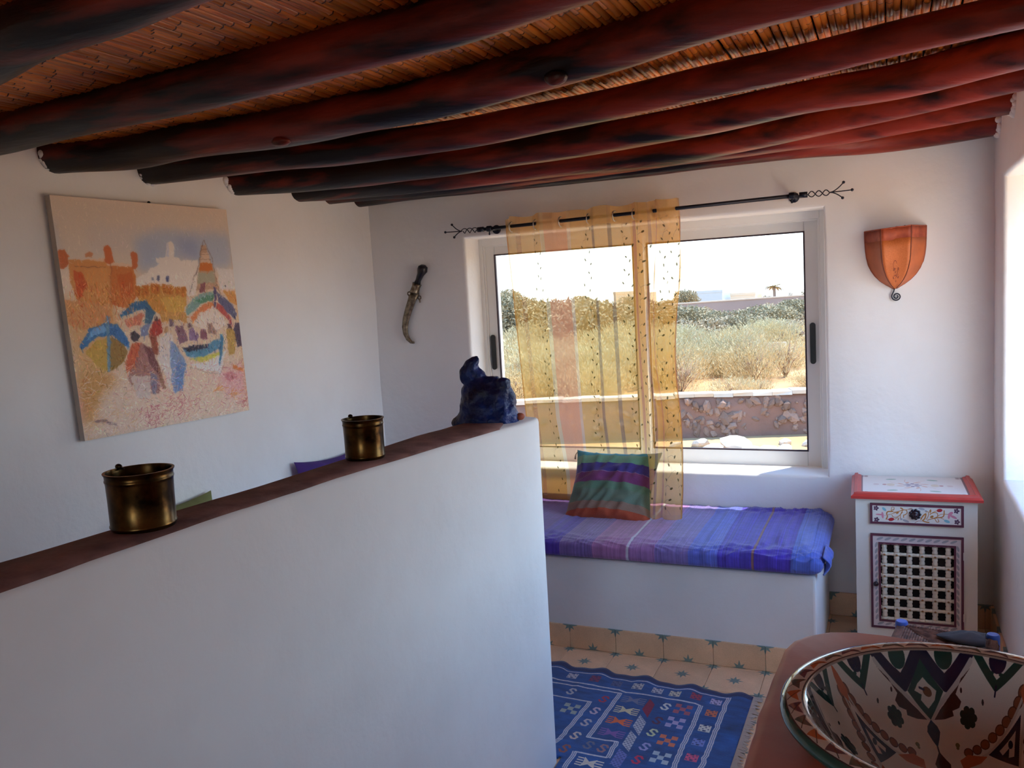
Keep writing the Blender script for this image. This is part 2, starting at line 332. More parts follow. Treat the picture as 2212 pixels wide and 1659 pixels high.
PAINT = [['p',(214,196,178),[[0.0,0.0],[1.0,0.0],[1.012,0.323],[-0.019,0.291]]],['p',(206,192,182),[[0.145,0.111],[1.0,0.085],[1.013,0.211],[0.151,0.224]]],['p',(172,180,196),[[0.395,0.157],[0.552,0.116],[0.794,0.123],[0.994,0.117],[1.012,0.251],[0.942,0.291],[0.669,0.246],[0.407,0.305]]],['p',(150,160,190),[[0.645,0.15],[0.789,0.154],[0.775,0.237],[0.672,0.231]]],['p',(165,175,195),[[0.426,0.191],[0.506,0.161],[0.562,0.174],[0.487,0.276],[0.399,0.298]]],['p',(222,196,170),[[-0.019,0.291],[1.012,0.323],[1.0,1.0],[-0.0,1.0]]],['p',(216,170,115),[[0.0,0.408],[0.244,0.428],[0.258,0.554],[0.149,0.741],[0.029,0.912],[-0.002,0.806]]],['p',(228,200,178),[[0.144,0.719],[0.59,0.724],[0.962,0.797],[0.99,0.989],[0.349,0.993],[0.008,0.99],[0.043,0.879]]],['p',(226,168,168),[[0.792,0.789],[1.004,0.76],[1.001,0.924],[0.862,0.908]]],['p',(206,150,85),[[0.006,0.733],[0.144,0.719],[0.224,0.762],[0.111,0.819],[0.058,0.936],[0.008,0.943],[0.001,0.84]]],['p',(232,208,190),[[0.058,0.936],[0.196,0.928],[0.445,0.993],[0.015,0.998]]],['p',(236,215,195),[[-0.003,0.291],[0.066,0.297],[0.054,0.416],[0.0,0.408]]],['p',(214,140,72),[[0.045,0.258],[0.222,0.246],[0.251,0.277],[0.231,0.456],[0.06,0.43],[0.039,0.343]]],['p',(218,150,85),[[0.115,0.291],[0.233,0.287],[0.22,0.414],[0.11,0.424]]],['p',(208,90,40),[[0.061,0.304],[0.105,0.304],[0.116,0.357],[0.079,0.41],[0.056,0.403]]],['p',(205,115,48),[[0.247,0.277],[0.375,0.277],[0.37,0.418],[0.309,0.458],[0.233,0.442]]],['p',(200,100,40),[[0.279,0.318],[0.362,0.305],[0.357,0.389],[0.287,0.43]]],['p',(224,190,160),[[0.045,0.255],[0.222,0.246],[0.234,0.277],[0.366,0.28],[0.368,0.266],[0.245,0.263],[0.122,0.252]]],['p',(196,100,52),[[0.001,0.219],[0.029,0.212],[0.048,0.238],[0.041,0.278],[0.019,0.297],[0.0,0.291]]],['p',(202,98,45),[[0.234,0.199],[0.249,0.188],[0.268,0.201],[0.269,0.263],[0.248,0.271],[0.224,0.263]]],['p',(198,100,50),[[0.368,0.22],[0.386,0.212],[0.404,0.224],[0.401,0.277],[0.381,0.298],[0.365,0.284]]],['p',(200,130,85),[[0.134,0.227],[0.152,0.217],[0.167,0.227],[0.16,0.244],[0.135,0.245]]],['p',(214,150,95),[[-0.001,0.415],[0.224,0.442],[0.223,0.552],[0.074,0.544],[-0.001,0.513]]],['p',(204,140,60),[[0.368,0.375],[0.454,0.363],[0.668,0.381],[0.66,0.456],[0.608,0.492],[0.489,0.494],[0.386,0.433]]],['p',(216,170,85),[[0.501,0.422],[0.663,0.411],[0.64,0.485],[0.547,0.497]]],['p',(196,112,38),[[0.371,0.367],[0.397,0.365],[0.39,0.411],[0.364,0.411]]],['p',(196,112,38),[[0.408,0.358],[0.445,0.357],[0.436,0.413],[0.4,0.405]]],['p',(196,112,38),[[0.46,0.352],[0.513,0.353],[0.505,0.4],[0.452,0.399]]],['p',(198,118,42),[[0.526,0.358],[0.551,0.357],[0.544,0.401],[0.519,0.4]]],['p',(198,118,42),[[0.555,0.36],[0.594,0.363],[0.587,0.405],[0.548,0.404]]],['p',(198,118,42),[[0.604,0.365],[0.634,0.365],[0.628,0.403],[0.598,0.402]]],['p',(198,118,42),[[0.639,0.369],[0.669,0.372],[0.661,0.418],[0.631,0.418]]],['p',(232,220,208),[[0.375,0.333],[0.454,0.305],[0.467,0.284],[0.506,0.276],[0.507,0.24],[0.57,0.24],[0.581,0.174],[0.613,0.162],[0.63,0.18],[0.621,0.232],[0.65,0.239],[0.658,0.254],[0.763,0.245],[0.761,0.321],[0.725,0.412],[0.672,0.419],[0.669,0.373],[0.455,0.352],[0.378,0.369]]],['p',(222,214,208),[[0.887,0.283],[1.0,0.291],[1.001,0.387],[0.893,0.385]]],['p',(205,205,215),[[0.583,0.175],[0.594,0.17],[0.586,0.232],[0.574,0.236]]],['p',(80,80,110),[[0.506,0.323],[0.519,0.323],[0.516,0.345],[0.502,0.345]]],['p',(70,75,120),[[0.552,0.322],[0.567,0.322],[0.562,0.349],[0.547,0.349]]],['p',(120,120,140),[[0.469,0.325],[0.481,0.325],[0.478,0.341],[0.467,0.341]]],['p',(60,60,70),[[0.924,0.366],[0.933,0.366],[0.931,0.378],[0.922,0.378]]],['p',(190,150,120),[[0.801,0.176],[0.828,0.175],[0.87,0.322],[0.882,0.385],[0.729,0.39],[0.766,0.291]]],['p',(216,186,160),[[0.8,0.214],[0.844,0.214],[0.847,0.26],[0.782,0.26]]],['p',(206,110,40),[[0.777,0.26],[0.858,0.26],[0.857,0.299],[0.771,0.295]]],['p',(170,165,140),[[0.758,0.306],[0.867,0.306],[0.865,0.353],[0.744,0.359]]],['p',(140,80,90),[[0.76,0.36],[0.799,0.352],[0.786,0.398],[0.754,0.398]]],['p',(214,150,80),[[0.903,0.393],[0.994,0.395],[1.0,0.467],[0.95,0.45]]],['p',(128,165,160),[[0.651,0.478],[0.701,0.427],[0.769,0.402],[0.852,0.396],[0.842,0.423],[0.762,0.444],[0.68,0.495],[0.658,0.501]]],['p',(90,140,110),[[0.716,0.435],[0.789,0.414],[0.843,0.415],[0.834,0.438],[0.75,0.451]]],['p',(222,130,80),[[0.671,0.517],[0.749,0.459],[0.839,0.442],[0.833,0.477],[0.732,0.497],[0.688,0.541]]],['p',(236,218,205),[[0.681,0.548],[0.743,0.497],[0.834,0.47],[0.883,0.511],[0.909,0.559],[0.826,0.587],[0.721,0.565]]],['p',(90,90,125),[[0.863,0.396],[0.899,0.417],[0.96,0.458],[0.985,0.507],[0.97,0.538],[0.93,0.505],[0.871,0.447]]],['p',(190,80,75),[[0.86,0.447],[0.901,0.472],[0.947,0.537],[0.943,0.561],[0.894,0.511],[0.855,0.478]]],['p',(75,65,110),[[0.852,0.372],[0.869,0.377],[0.849,0.478],[0.835,0.477]]],['p',(45,100,150),[[0.265,0.485],[0.34,0.438],[0.424,0.43],[0.457,0.486],[0.432,0.492],[0.399,0.465],[0.324,0.48],[0.271,0.502]]],['p',(205,120,95),[[0.282,0.513],[0.378,0.482],[0.4,0.49],[0.37,0.532],[0.295,0.542]]],['p',(60,100,130),[[0.414,0.433],[0.462,0.486],[0.425,0.535],[0.398,0.526]]],['p',(120,130,170),[[0.367,0.546],[0.426,0.528],[0.408,0.584],[0.36,0.589]]],['p',(50,110,175),[[0.037,0.608],[0.099,0.538],[0.177,0.519],[0.245,0.526],[0.288,0.584],[0.297,0.627],[0.264,0.625],[0.211,0.572],[0.134,0.574],[0.052,0.623]]],['p',(120,170,215),[[0.115,0.539],[0.176,0.526],[0.189,0.55],[0.136,0.564],[0.083,0.585]]],['p',(200,160,70),[[0.067,0.631],[0.132,0.588],[0.185,0.578],[0.164,0.728],[0.114,0.696],[0.072,0.651]]],['p',(150,115,55),[[0.197,0.578],[0.25,0.603],[0.278,0.647],[0.254,0.687],[0.186,0.723],[0.169,0.722]]],['p',(105,145,175),[[0.189,0.492],[0.211,0.493],[0.199,0.592],[0.174,0.722],[0.16,0.728],[0.179,0.584]]],['p',(80,140,175),[[0.601,0.657],[0.683,0.663],[0.841,0.627],[0.873,0.637],[0.844,0.674],[0.707,0.711],[0.625,0.696]]],['p',(35,35,60),[[0.596,0.656],[0.665,0.646],[0.772,0.646],[0.758,0.664],[0.639,0.675]]],['p',(205,200,90),[[0.629,0.708],[0.729,0.705],[0.842,0.69],[0.827,0.713],[0.704,0.73]]],['p',(226,222,220),[[0.629,0.735],[0.736,0.732],[0.839,0.706],[0.889,0.678],[0.825,0.792],[0.75,0.777]]],['p',(60,120,160),[[0.856,0.604],[0.876,0.605],[0.868,0.668],[0.831,0.753],[0.822,0.744]]],['p',(205,150,80),[[0.492,0.48],[0.65,0.486],[0.652,0.539],[0.583,0.52],[0.493,0.531]]],['p',(120,95,110),[[0.539,0.518],[0.568,0.52],[0.568,0.55],[0.538,0.555]]],['p',(130,90,110),[[0.573,0.55],[0.619,0.552],[0.638,0.621],[0.584,0.64]]],['p',(140,110,150),[[0.652,0.569],[0.679,0.563],[0.714,0.603],[0.7,0.625],[0.648,0.622]]],['p',(105,75,90),[[0.651,0.542],[0.672,0.544],[0.674,0.563],[0.648,0.561]]],['p',(135,80,95),[[0.73,0.573],[0.762,0.575],[0.765,0.622],[0.722,0.619]]],['p',(170,130,115),[[0.778,0.545],[0.81,0.547],[0.834,0.603],[0.779,0.599]]],['p',(190,150,75),[[0.899,0.583],[0.952,0.578],[0.962,0.643],[0.942,0.706],[0.901,0.711]]],['p',(70,55,80),[[0.962,0.554],[1.002,0.556],[1.005,0.67],[0.971,0.676],[0.955,0.626]]],['p',(90,55,60),[[0.915,0.556],[0.938,0.555],[0.938,0.577],[0.915,0.577]]],['p',(175,50,40),[[0.436,0.528],[0.486,0.516],[0.492,0.568],[0.463,0.595],[0.418,0.578]]],['p',(80,55,60),[[0.454,0.504],[0.473,0.504],[0.473,0.523],[0.451,0.523]]],['p',(150,75,55),[[0.409,0.577],[0.454,0.587],[0.45,0.675],[0.421,0.672]]],['p',(205,95,60),[[0.31,0.614],[0.365,0.614],[0.342,0.702],[0.263,0.738],[0.257,0.695]]],['p',(165,115,110),[[0.356,0.617],[0.409,0.635],[0.449,0.734],[0.43,0.849],[0.319,0.837],[0.258,0.766],[0.317,0.686]]],['p',(120,70,75),[[0.373,0.625],[0.417,0.643],[0.449,0.734],[0.446,0.785],[0.395,0.714]]],['p',(130,125,150),[[0.391,0.743],[0.429,0.768],[0.41,0.854],[0.389,0.837]]],['p',(60,50,65),[[0.309,0.571],[0.337,0.562],[0.357,0.581],[0.348,0.606],[0.32,0.611],[0.309,0.596]]],['p',(214,196,186),[[0.278,0.753],[0.387,0.764],[0.38,0.866],[0.298,0.856]]],['p',(226,214,208),[[0.471,0.603],[0.516,0.569],[0.551,0.593],[0.54,0.719],[0.49,0.841],[0.472,0.773],[0.446,0.696]]],['p',(130,155,195),[[0.528,0.614],[0.564,0.639],[0.614,0.733],[0.573,0.828],[0.517,0.86],[0.508,0.791]]],['p',(110,140,190),[[0.551,0.713],[0.605,0.725],[0.569,0.85],[0.523,0.853]]],['p',(190,140,100),[[0.499,0.553],[0.528,0.551],[0.529,0.577],[0.499,0.579]]],['p',(160,110,90),[[0.441,0.696],[0.453,0.771],[0.472,0.832],[0.443,0.829],[0.434,0.769]]],['p',(190,95,105),[[0.306,0.914],[0.368,0.879],[0.396,0.941],[0.428,0.983],[0.352,0.979],[0.32,0.945]]],['p',(196,105,110),[[0.437,0.865],[0.526,0.868],[0.538,0.915],[0.62,0.918],[0.602,0.961],[0.455,0.934]]],['p',(206,125,130),[[0.835,0.801],[0.905,0.791],[0.947,0.82],[0.885,0.842]]],['p',(200,105,110),[[0.915,0.938],[0.993,0.931],[0.993,0.973],[0.921,0.976]]],['p',(226,150,70),[[0.768,0.863],[0.834,0.871],[0.832,0.886],[0.772,0.877]]],['p',(222,140,60),[[0.877,0.885],[0.933,0.9],[0.923,0.923],[0.885,0.91]]],['p',(214,120,60),[[0.916,0.76],[0.988,0.783],[0.991,0.8],[0.918,0.781]]],['p',(150,115,110),[[0.061,0.918],[0.119,0.924],[0.174,0.953],[0.172,0.967],[0.117,0.938],[0.061,0.926]]],['l',(90,60,50),3,[[0.815,0.157],[0.754,0.298],[0.683,0.411]]],['l',(110,70,50),3,[[0.821,0.157],[0.858,0.229],[0.87,0.322],[0.889,0.408]]],['l',(120,80,60),2,[[0.788,0.222],[0.848,0.221]]],['l',(120,80,60),2,[[0.779,0.245],[0.852,0.246]]],['l',(120,80,60),2,[[0.798,0.199],[0.841,0.198]]],['l',(130,100,90),2,[[0.87,0.385],[0.838,0.477],[0.825,0.555]]],['l',(120,110,110),2,[[0.628,0.742],[0.749,0.784],[0.824,0.796],[0.866,0.748]]],['l',(110,60,40),2,[[0.064,0.284],[0.225,0.282]]],['l',(140,80,60),2,[[0.254,0.263],[0.226,0.455]]]]
RUG = {'sq': [([-1.157,0.086],(165,160,165)),([-1.064,0.086],(110,40,70)),([-0.973,0.085],(70,75,110)),([-0.89,0.087],(165,160,155)),([-0.812,0.084],(165,160,165)),([-0.745,0.083],(175,170,150)),([-0.667,0.08],(140,40,60)),([-0.592,0.087],(165,155,185)),([-0.592,0.179],(180,95,60)),([-0.594,0.287],(185,185,175)),([-0.596,0.383],(100,115,175)),([-0.596,0.484],(185,70,105))],'S': [([-1.116,0.211],(155,155,160)),([-0.981,0.223],(150,35,60)),([-0.984,0.316],(165,150,165)),([-0.988,0.405],(160,155,160)),([-0.993,0.501],(175,160,150)),([-0.93,0.542],(90,90,110)),([-0.88,0.543],(130,95,100)),([-0.998,0.592],(130,70,60)),([-0.753,0.194],(180,185,180)),([-0.757,0.297],(70,30,60)),([-0.754,0.38],(165,175,140)),([-0.753,0.478],(130,130,175)),([-0.755,0.563],(170,35,70))],'X': [([-0.692,0.189],(150,75,85)),([-0.696,0.287],(150,140,175)),([-0.694,0.41],(190,100,65)),([-0.689,0.523],(150,165,175)),([-1.074,0.334],(140,150,140))],'B': [([-0.878,0.192],(95,100,125)),([-0.882,0.272],(185,175,140)),([-0.885,0.353],(200,90,40)),([-0.885,0.439],(110,75,140)),([-0.898,0.639],(190,180,165))],'D': [([[-0.821,0.159],[-0.794,0.195],[-0.795,0.292],[-0.829,0.241]],(140,25,60)),([[-0.825,0.28],[-0.791,0.325],[-0.791,0.418],[-0.828,0.364]],(185,190,200)),([[-0.826,0.396],[-0.795,0.429],[-0.794,0.529],[-0.828,0.492]],(185,190,200)),([[-0.828,0.522],[-0.792,0.55],[-0.798,0.634],[-0.833,0.616]],(110,120,190))],'A': [[-1.195,0.167],[-0.938,0.156],[-0.949,0.495],[-0.848,0.487],[-0.849,0.588],[-0.958,0.595],[-0.963,0.695]],'C': [[-1.156,0.265],[-1.023,0.261],[-1.037,0.542]]}
BANDS = [-1.336,-1.28,-1.134,-0.993,-0.982,-0.874,-0.741,-0.629,-0.499,-0.489,-0.359,-0.247]
ST = [[-1.156,2.362,1.323],[-1.21,2.362,1.288],[-1.218,2.362,1.262],[-1.207,2.362,1.23],[-1.221,2.362,1.201],[-1.227,2.362,1.157],[-1.251,2.362,1.12],[-1.249,2.362,1.103],[-1.136,2.362,1.107],[-1.045,2.362,1.118],[-1.032,2.362,1.151],[-1.043,2.362,1.193],[-1.05,2.362,1.229],[-1.055,2.362,1.25],[-1.075,2.362,1.256],[-1.099,2.362,1.246],[-1.126,2.362,1.254],[-1.141,2.362,1.265],[-1.149,2.362,1.287],[-1.153,2.362,1.308]]
# ------------------------------------------------------------------ materials of the house
M = {}
M['plaster'] = material('white_plaster', (0.87, 0.86, 0.85, 1), 0.85, col2=(0.82, 0.80, 0.78, 1), vscale=2.2, bump=0.35, bscale=9, bdist=0.02, ramp=(0.25, 0.6))
M['plaster_smooth'] = material('white_plaster_smooth', (0.84, 0.85, 0.85, 1), 0.8, col2=(0.76, 0.77, 0.77, 1), vscale=3.0, bump=0.25, bscale=14, bdist=0.012, ramp=(0.25, 0.6))
M['earth'] = material('brown_earth_render', srgb(150, 112, 104), 0.75, col2=srgb(112, 78, 72), vscale=14, bump=0.5, bscale=60, bdist=0.004)
M['tadelakt'] = material('red_tadelakt', srgb(206, 108, 78), 0.5, spec=.2, col2=srgb(168, 80, 58), vscale=6, bump=0.15, bscale=40, bdist=0.003)
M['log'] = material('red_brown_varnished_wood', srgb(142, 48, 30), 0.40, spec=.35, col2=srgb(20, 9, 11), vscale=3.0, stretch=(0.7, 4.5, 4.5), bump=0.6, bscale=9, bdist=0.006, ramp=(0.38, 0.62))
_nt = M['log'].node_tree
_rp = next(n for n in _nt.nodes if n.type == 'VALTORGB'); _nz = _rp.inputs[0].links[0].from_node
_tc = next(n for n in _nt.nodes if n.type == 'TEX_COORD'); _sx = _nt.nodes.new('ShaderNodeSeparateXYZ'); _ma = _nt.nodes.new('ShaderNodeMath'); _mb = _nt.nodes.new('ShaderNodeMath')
_ma.operation = 'MULTIPLY_ADD'; _ma.inputs[1].default_value = .085; _ma.inputs[2].default_value = .075; _mb.operation = 'ADD'   # right-hand window light painted into the stain: redder right, darker left
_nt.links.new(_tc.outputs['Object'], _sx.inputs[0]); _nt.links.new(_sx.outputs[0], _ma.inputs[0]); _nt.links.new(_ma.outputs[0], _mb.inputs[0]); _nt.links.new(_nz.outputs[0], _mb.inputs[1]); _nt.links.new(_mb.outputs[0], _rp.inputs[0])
M['cane'] = material('varnished_cane', srgb(236, 142, 50), 0.36, col2=srgb(184, 86, 28), vscale=5, stretch=(3, 1, 3), obj_rand=0.45, ramp=(0.3, 0.7))
M['cane_node'] = material('dark_cane_node', srgb(70, 34, 18), 0.6)
M['roof'] = material('roof_earth', srgb(40, 28, 22), 0.9)
M['alu'] = material('white_lacquered_aluminium', srgb(238, 238, 236), 0.35, var=0.04, vscale=3)
M['dark'] = material('black_plastic', (0.012, 0.012, 0.014, 1), 0.4)
M['rubber'] = material('dark_rubber_seal', (0.04, 0.02, 0.03, 1), 0.6)
M['iron'] = material('black_iron', (0.02, 0.022, 0.035, 1), 0.42, metal=0.6, bump=0.2, bscale=80, bdist=0.001)
M['grout'] = material('grout', srgb(176, 134, 106), 0.9, var=0.2, vscale=30)

# sheet glass, lightly sun-tinted: passes GLASS_T of the light, with a faint mirror
gm = bpy.data.materials.new('tinted_window_glass'); gm.use_nodes = True
N = gm.node_tree.nodes; L = gm.node_tree.links; N.clear()
o_ = N.new('ShaderNodeOutputMaterial'); tr = N.new('ShaderNodeBsdfTransparent'); gl = N.new('ShaderNodeBsdfGlossy')
mx = N.new('ShaderNodeMixShader'); fr = N.new('ShaderNodeFresnel'); fr.inputs['IOR'].default_value = 1.3
tr.inputs[0].default_value = (GLASS_T, GLASS_T * 1.0, GLASS_T * 0.98, 1); gl.inputs['Roughness'].default_value = 0.01
L.new(fr.outputs[0], mx.inputs[0]); L.new(tr.outputs[0], mx.inputs[1]); L.new(gl.outputs[0], mx.inputs[2]); L.new(mx.outputs[0], o_.inputs[0])
M['glass'] = gm

# ------------------------------------------------------------------ the room
D = 3.936
RX = 0.372
TAN = math.tan(math.radians(4.3))
def left_x(y): return -2.543 - (D - y) * TAN
ZC = 2.102

def wall_with_hole(name, pos, u0, u1, z0, z1, hole, thick, frame_d=None, splay=0.0, step=0.14, amp=0.004, mat=None):
    """pos(u, d, z): d = depth into the wall. hole=(h0,h1,g0,g1)"""
    def cuts(a, b, inner):
        s = sorted(set([a, b] + [i for i in inner if a < i < b])); o = []
        for p, q in zip(s[:-1], s[1:]):
            n = max(1, round((q - p) / step)); o += [p + (q - p) * i / n for i in range(n)]
        return o + [s[-1]]
    ins = hole if hole else ()
    us = cuts(u0, u1, ins[:2]); zs = cuts(z0, z1, ins[2:])
    vid = {}; V = []; F = []
    def vert(u, d, z):
        k = (round(u, 5), round(d, 5), round(z, 5))
        if k not in vid:
            vid[k] = len(V)
            dd = d
            if d == 0: dd = amp * noise.noise(Vector((u * 2.3, z * 2.3, len(name)))) + amp * .4 * noise.noise(Vector((u * 9, z * 9, 4)))
            V.append(pos(u, dd, z))
        return vid[k]
    def inhole(u, z): return hole and hole[0] < u < hole[1] and hole[2] < z < hole[3]
    for a, b in zip(us[:-1], us[1:]):
        for c, d in zip(zs[:-1], zs[1:]):
            if inhole((a + b) / 2, (c + d) / 2): continue
            F.append((vert(a, 0, c), vert(b, 0, c), vert(b, 0, d), vert(a, 0, d)))
            def ev(u, z):
                return vert(u, thick, z)
            F.append((ev(a, c), ev(a, d), ev(b, d), ev(b, c)))
    if hole:
        h0, h1, g0, g1 = hole
        uu = [u for u in us if h0 <= u <= h1]; zz = [z for z in zs if g0 <= z <= g1]
        ring = [(u, g0) for u in uu] + [(h1, z) for z in zz[1:]] + [(u, g1) for u in uu[::-1][1:]] + [(h0, z) for z in zz[::-1][1:-1]]
        for (a, b), (c, d) in zip(ring, ring[1:] + ring[:1]):
            F.append((vert(a, 0, b), vert(a, thick, b), vert(c, thick, d), vert(c, 0, d))[::-1])
    rim = [(u, z0) for u in us] + [(u1, z) for z in zs[1:]] + [(u, z1) for u in us[::-1][1:]] + [(u0, z) for z in zs[::-1][1:-1]]
    for (a, b), (c, d) in zip(rim, rim[1:] + rim[:1]):
        F.append((vert(a, 0, b), vert(a, thick, b), vert(c, thick, d), vert(c, 0, d)))
    me = mesh(name, V, F)
    bm = bmesh.new(); bm.from_mesh(me)
    bmesh.ops.recalc_face_normals(bm, faces=bm.faces)
    if hole:
        bm.edges.ensure_lookup_table()
        front = set(i for k, i in vid.items() if k[1] == 0 and ((abs(k[0] - h0) < 1e-4 or abs(k[0] - h1) < 1e-4) and g0 - 1e-4 <= k[2] <= g1 + 1e-4 or (abs(k[2] - g0) < 1e-4 or abs(k[2] - g1) < 1e-4) and h0 - 1e-4 <= k[0] <= h1 + 1e-4))
        bm.verts.ensure_lookup_table()
        es = [ed for ed in bm.edges if ed.verts[0].index in front and ed.verts[1].index in front and ed.calc_face_angle(0) > 1]
        bmesh.ops.bevel(bm, geom=es, offset=0.016, segments=3, affect='EDGES', profile=0.5)
    for fc in bm.faces: fc.smooth = True
    for ed in bm.edges:
        if len(ed.link_faces) == 2 and ed.calc_face_angle(0) > 0.75: ed.smooth = False
    bm.to_mesh(me); bm.free()
    return tag(link(name, me, mat or M['plaster']), kind='structure')

WZ = 2.30
wb = wall_with_hole('wall_back', lambda u, d, z: (u, D + d, z), -2.9, 0.75, -0.02, WZ, (-1.984, -0.268, 0.626, 1.795), 0.40)
wr = wall_with_hole('wall_right', lambda u, d, z: (RX + d, u, z), -2.6, D + 0.25, -0.02, WZ, (2.3, 3.645, 0.70, 1.825), 0.36)
wlft = wall_with_hole('wall_left', lambda u, d, z: (left_x(u) - d, u, z), -2.6, D + 0.25, -0.02, WZ, None, 0.36)
wre = wall_with_hole('wall_rear', lambda u, d, z: (u, -2.5 - d, z), -3.3, 0.75, -0.02, WZ, (-.70, .30, .85, 2.0), 0.3, step=.3)  # unseen opening behind the camera, added for fill light

# floor: a grout bed carrying cement tiles with a printed star
fl = tag(MB().box((-3.4, -2.9, -0.12), (0.8, D + 0.45, -0.006)).build('floor', M['grout']), kind='structure')
def star_pts(cx, cy, r, r2=None, rot=0.0):
    r2 = r2 or r * .42
    return [(cx + (r if i % 2 == 0 else r2) * math.cos(rot + i * PI / 8), cy + (r if i % 2 == 0 else r2) * math.sin(rot + i * PI / 8)) for i in range(16)]
def tile_canvas():
    c = Canvas(256, 256, (238, 200, 160))
    for cx, cy in ((.5, .5), (0, 0), (1, 0), (0, 1), (1, 1)):
        pts = []
        for i in range(16):
            r = .170 if i % 4 == 0 else (.145 if i % 2 == 0 else .070)
            pts.append((cx + r * math.cos(i * PI / 8), cy + r * math.sin(i * PI / 8)))
        c.poly(pts, (124, 148, 142))
    c.grain(.018, 2)
    return c.image('star_tile_print')
tile_img = tile_canvas()
M['tile'] = material('peach_cement_tile', (1, 1, 1, 1), 0.55, image=tile_img, var=0.16, vscale=7, obj_rand=0.12)
M['tile_plain'] = material('peach_cement_plain', srgb(216, 172, 132), 0.6, var=0.12, vscale=8)

def tile_mesh(name, w, d, uv0=(0, 0), uv1=(1, 1), t=0.012, gap=0.0007, off=(0, 0)):
    """bevelled slab in XY, top at z=0"""
    x0, x1, y0, y1 = gap, w - gap, gap, d - gap; b = 0.0012
    V = [(x0, y0, -t), (x1, y0, -t), (x1, y1, -t), (x0, y1, -t), (x0, y0, -b), (x1, y0, -b), (x1, y1, -b), (x0, y1, -b),
         (x0 + b, y0 + b, 0), (x1 - b, y0 + b, 0), (x1 - b, y1 - b, 0), (x0 + b, y1 - b, 0)]
    F = [(8, 9, 10, 11)] + [(4 + i, 4 + (i + 1) % 4, 8 + (i + 1) % 4, 8 + i) for i in range(4)] + [(i, (i + 1) % 4, 4 + (i + 1) % 4, 4 + i) for i in range(4)]
    uv = [(uv0[0] + (uv1[0] - uv0[0]) * v[0] / w, uv0[1] + (uv1[1] - uv0[1]) * v[1] / d) for v in V]
    return mesh(name, [(v[0], v[1], v[2]) for v in V], F, uvs=uv)
tm = tile_mesh('tile', .2, .2)
TX0, TY1 = -1.26, 3.252
near, far_n = [], 0
for i in range(-7, 9):
    for j in range(-6, 4):
        x = TX0 + .2 * i; y = TY1 + .2 * j
        if x < -2.4 or x > RX - .02 or y > D: continue
        w = min(.2, RX - x); d = min(.2, D - y)
        me = tm if w > .199 and d > .199 else tile_mesh('tile', w, d, uv1=(w / .2, d / .2))
        o = link('tile', me, M['tile'], fl)
        o.location = (x, y, random.uniform(-.0006, .0006))
rest = MB()
for i in range(-10, 9):
    for j in range(-29, -6):
        x = TX0 + .2 * i; y = TY1 + .2 * j
        if x > RX: continue
        rest.box((x + .002, y + .002, -.01), (x + .198, y + .198, 0))
tag(rest.build('tile_field', M['tile_plain'], fl), kind='stuff')

def skirt(name, n, org, du, width, parent_kind='structure', h=0.104, t=0.012, phase=0.0, nrm=(0, -1, 0)):
    """row of half tiles standing against a wall: org = lower start, du = unit direction, nrm = into the room"""
    root = tag(empty(name, org), kind='structure') if name else None
    du = Vector(du); nr = Vector(nrm)
    a = 0.0; k = 0
    cutsu = [0.0]; p = phase
    while p < width - .01:
        if p > .01: cutsu.append(p)
        p += .2
    cutsu.append(width)
    for a, b in zip(cutsu[:-1], cutsu[1:]):
        w = b - a
        u0 = 0.0 if (abs((a - phase) % .2) < .005 or abs((a - phase) % .2 - .2) < .005) else 1 - w / .2
        me = tile_mesh('tile', w, h, uv0=(u0, .5), uv1=(u0 + w / .2, 1.0), t=t)
        mw = Matrix.Identity(4)
        for r in range(3):
            mw[r][0] = du[r]; mw[r][1] = (0, 0, 1)[r]; mw[r][2] = nr[r]; mw[r][3] = du[r] * a + nr[r] * t
        me.transform(mw)
        link('tile', me, M['tile'], root)
    return root
skirt('baseboard_back', 0, (-0.27, D, 0), (1, 0, 0), RX + .27, phase=.01)
skirt('baseboard_right', 0, (RX, D - .012, 0), (0, -1, 0), 2.6, phase=.06, nrm=(-1, 0, 0))

# ceiling: earth roof over a layer of canes
ce = tag(MB().box((-3.4, -2.9, ZC + 0.02), (0.8, D + .45, WZ + .12)).build('ceiling', M['roof']), kind='structure')
def cane_mesh(seed, y0=-2.45, y1=4.0):
    rr = random.Random(seed); n = 7; V = []; F = []; MI = []
    rings = []; y = y0 - rr.uniform(0, .12)
    while y < y1:
        rings += [(y, .0085), (y + .004, .0098), (y + .008, .0098), (y + .012, .0087)]
        y += rr.uniform(.10, .15)
    sx = rr.uniform(-.0016, .0016)
    for yy, r in rings:
        for k in range(n):
            th = 2 * PI * k / n
            V.append((r * math.cos(th) + sx * math.sin(yy * 3 + seed), yy, r * math.sin(th) + .0015 * math.sin(yy * 4 + seed * 2)))
    for i in range(len(rings) - 1):
        for k in range(n):
            F.append((i * n + k, (i + 1) * n + k, (i + 1) * n + (k + 1) % n, i * n + (k + 1) % n)); MI.append(1 if i % 4 in (1,) else 0)
    me = mesh('cane', V, F, True, mats=MI)
    me.materials.append(M['cane']); me.materials.append(M['cane_node'])
    return me
cms = [cane_mesh(i) for i in range(10)]
x = RX + .03; i = 0
while x > -2.86:
    o = link('cane', cms[(i * 7 + i // 3) % 10], None, ce)
    o.location = (x, .055 * math.sin(i * .21) + .03 * math.sin(i * .9) + random.uniform(-.012, .012), ZC + .006 + random.uniform(-.003, .002))
    o.rotation_euler = (0, random.choice((0, 0, .9, 2.1)), random.uniform(-.0015, .0015))
    x -= .0158 + random.uniform(-.0012, .0014); i += 1

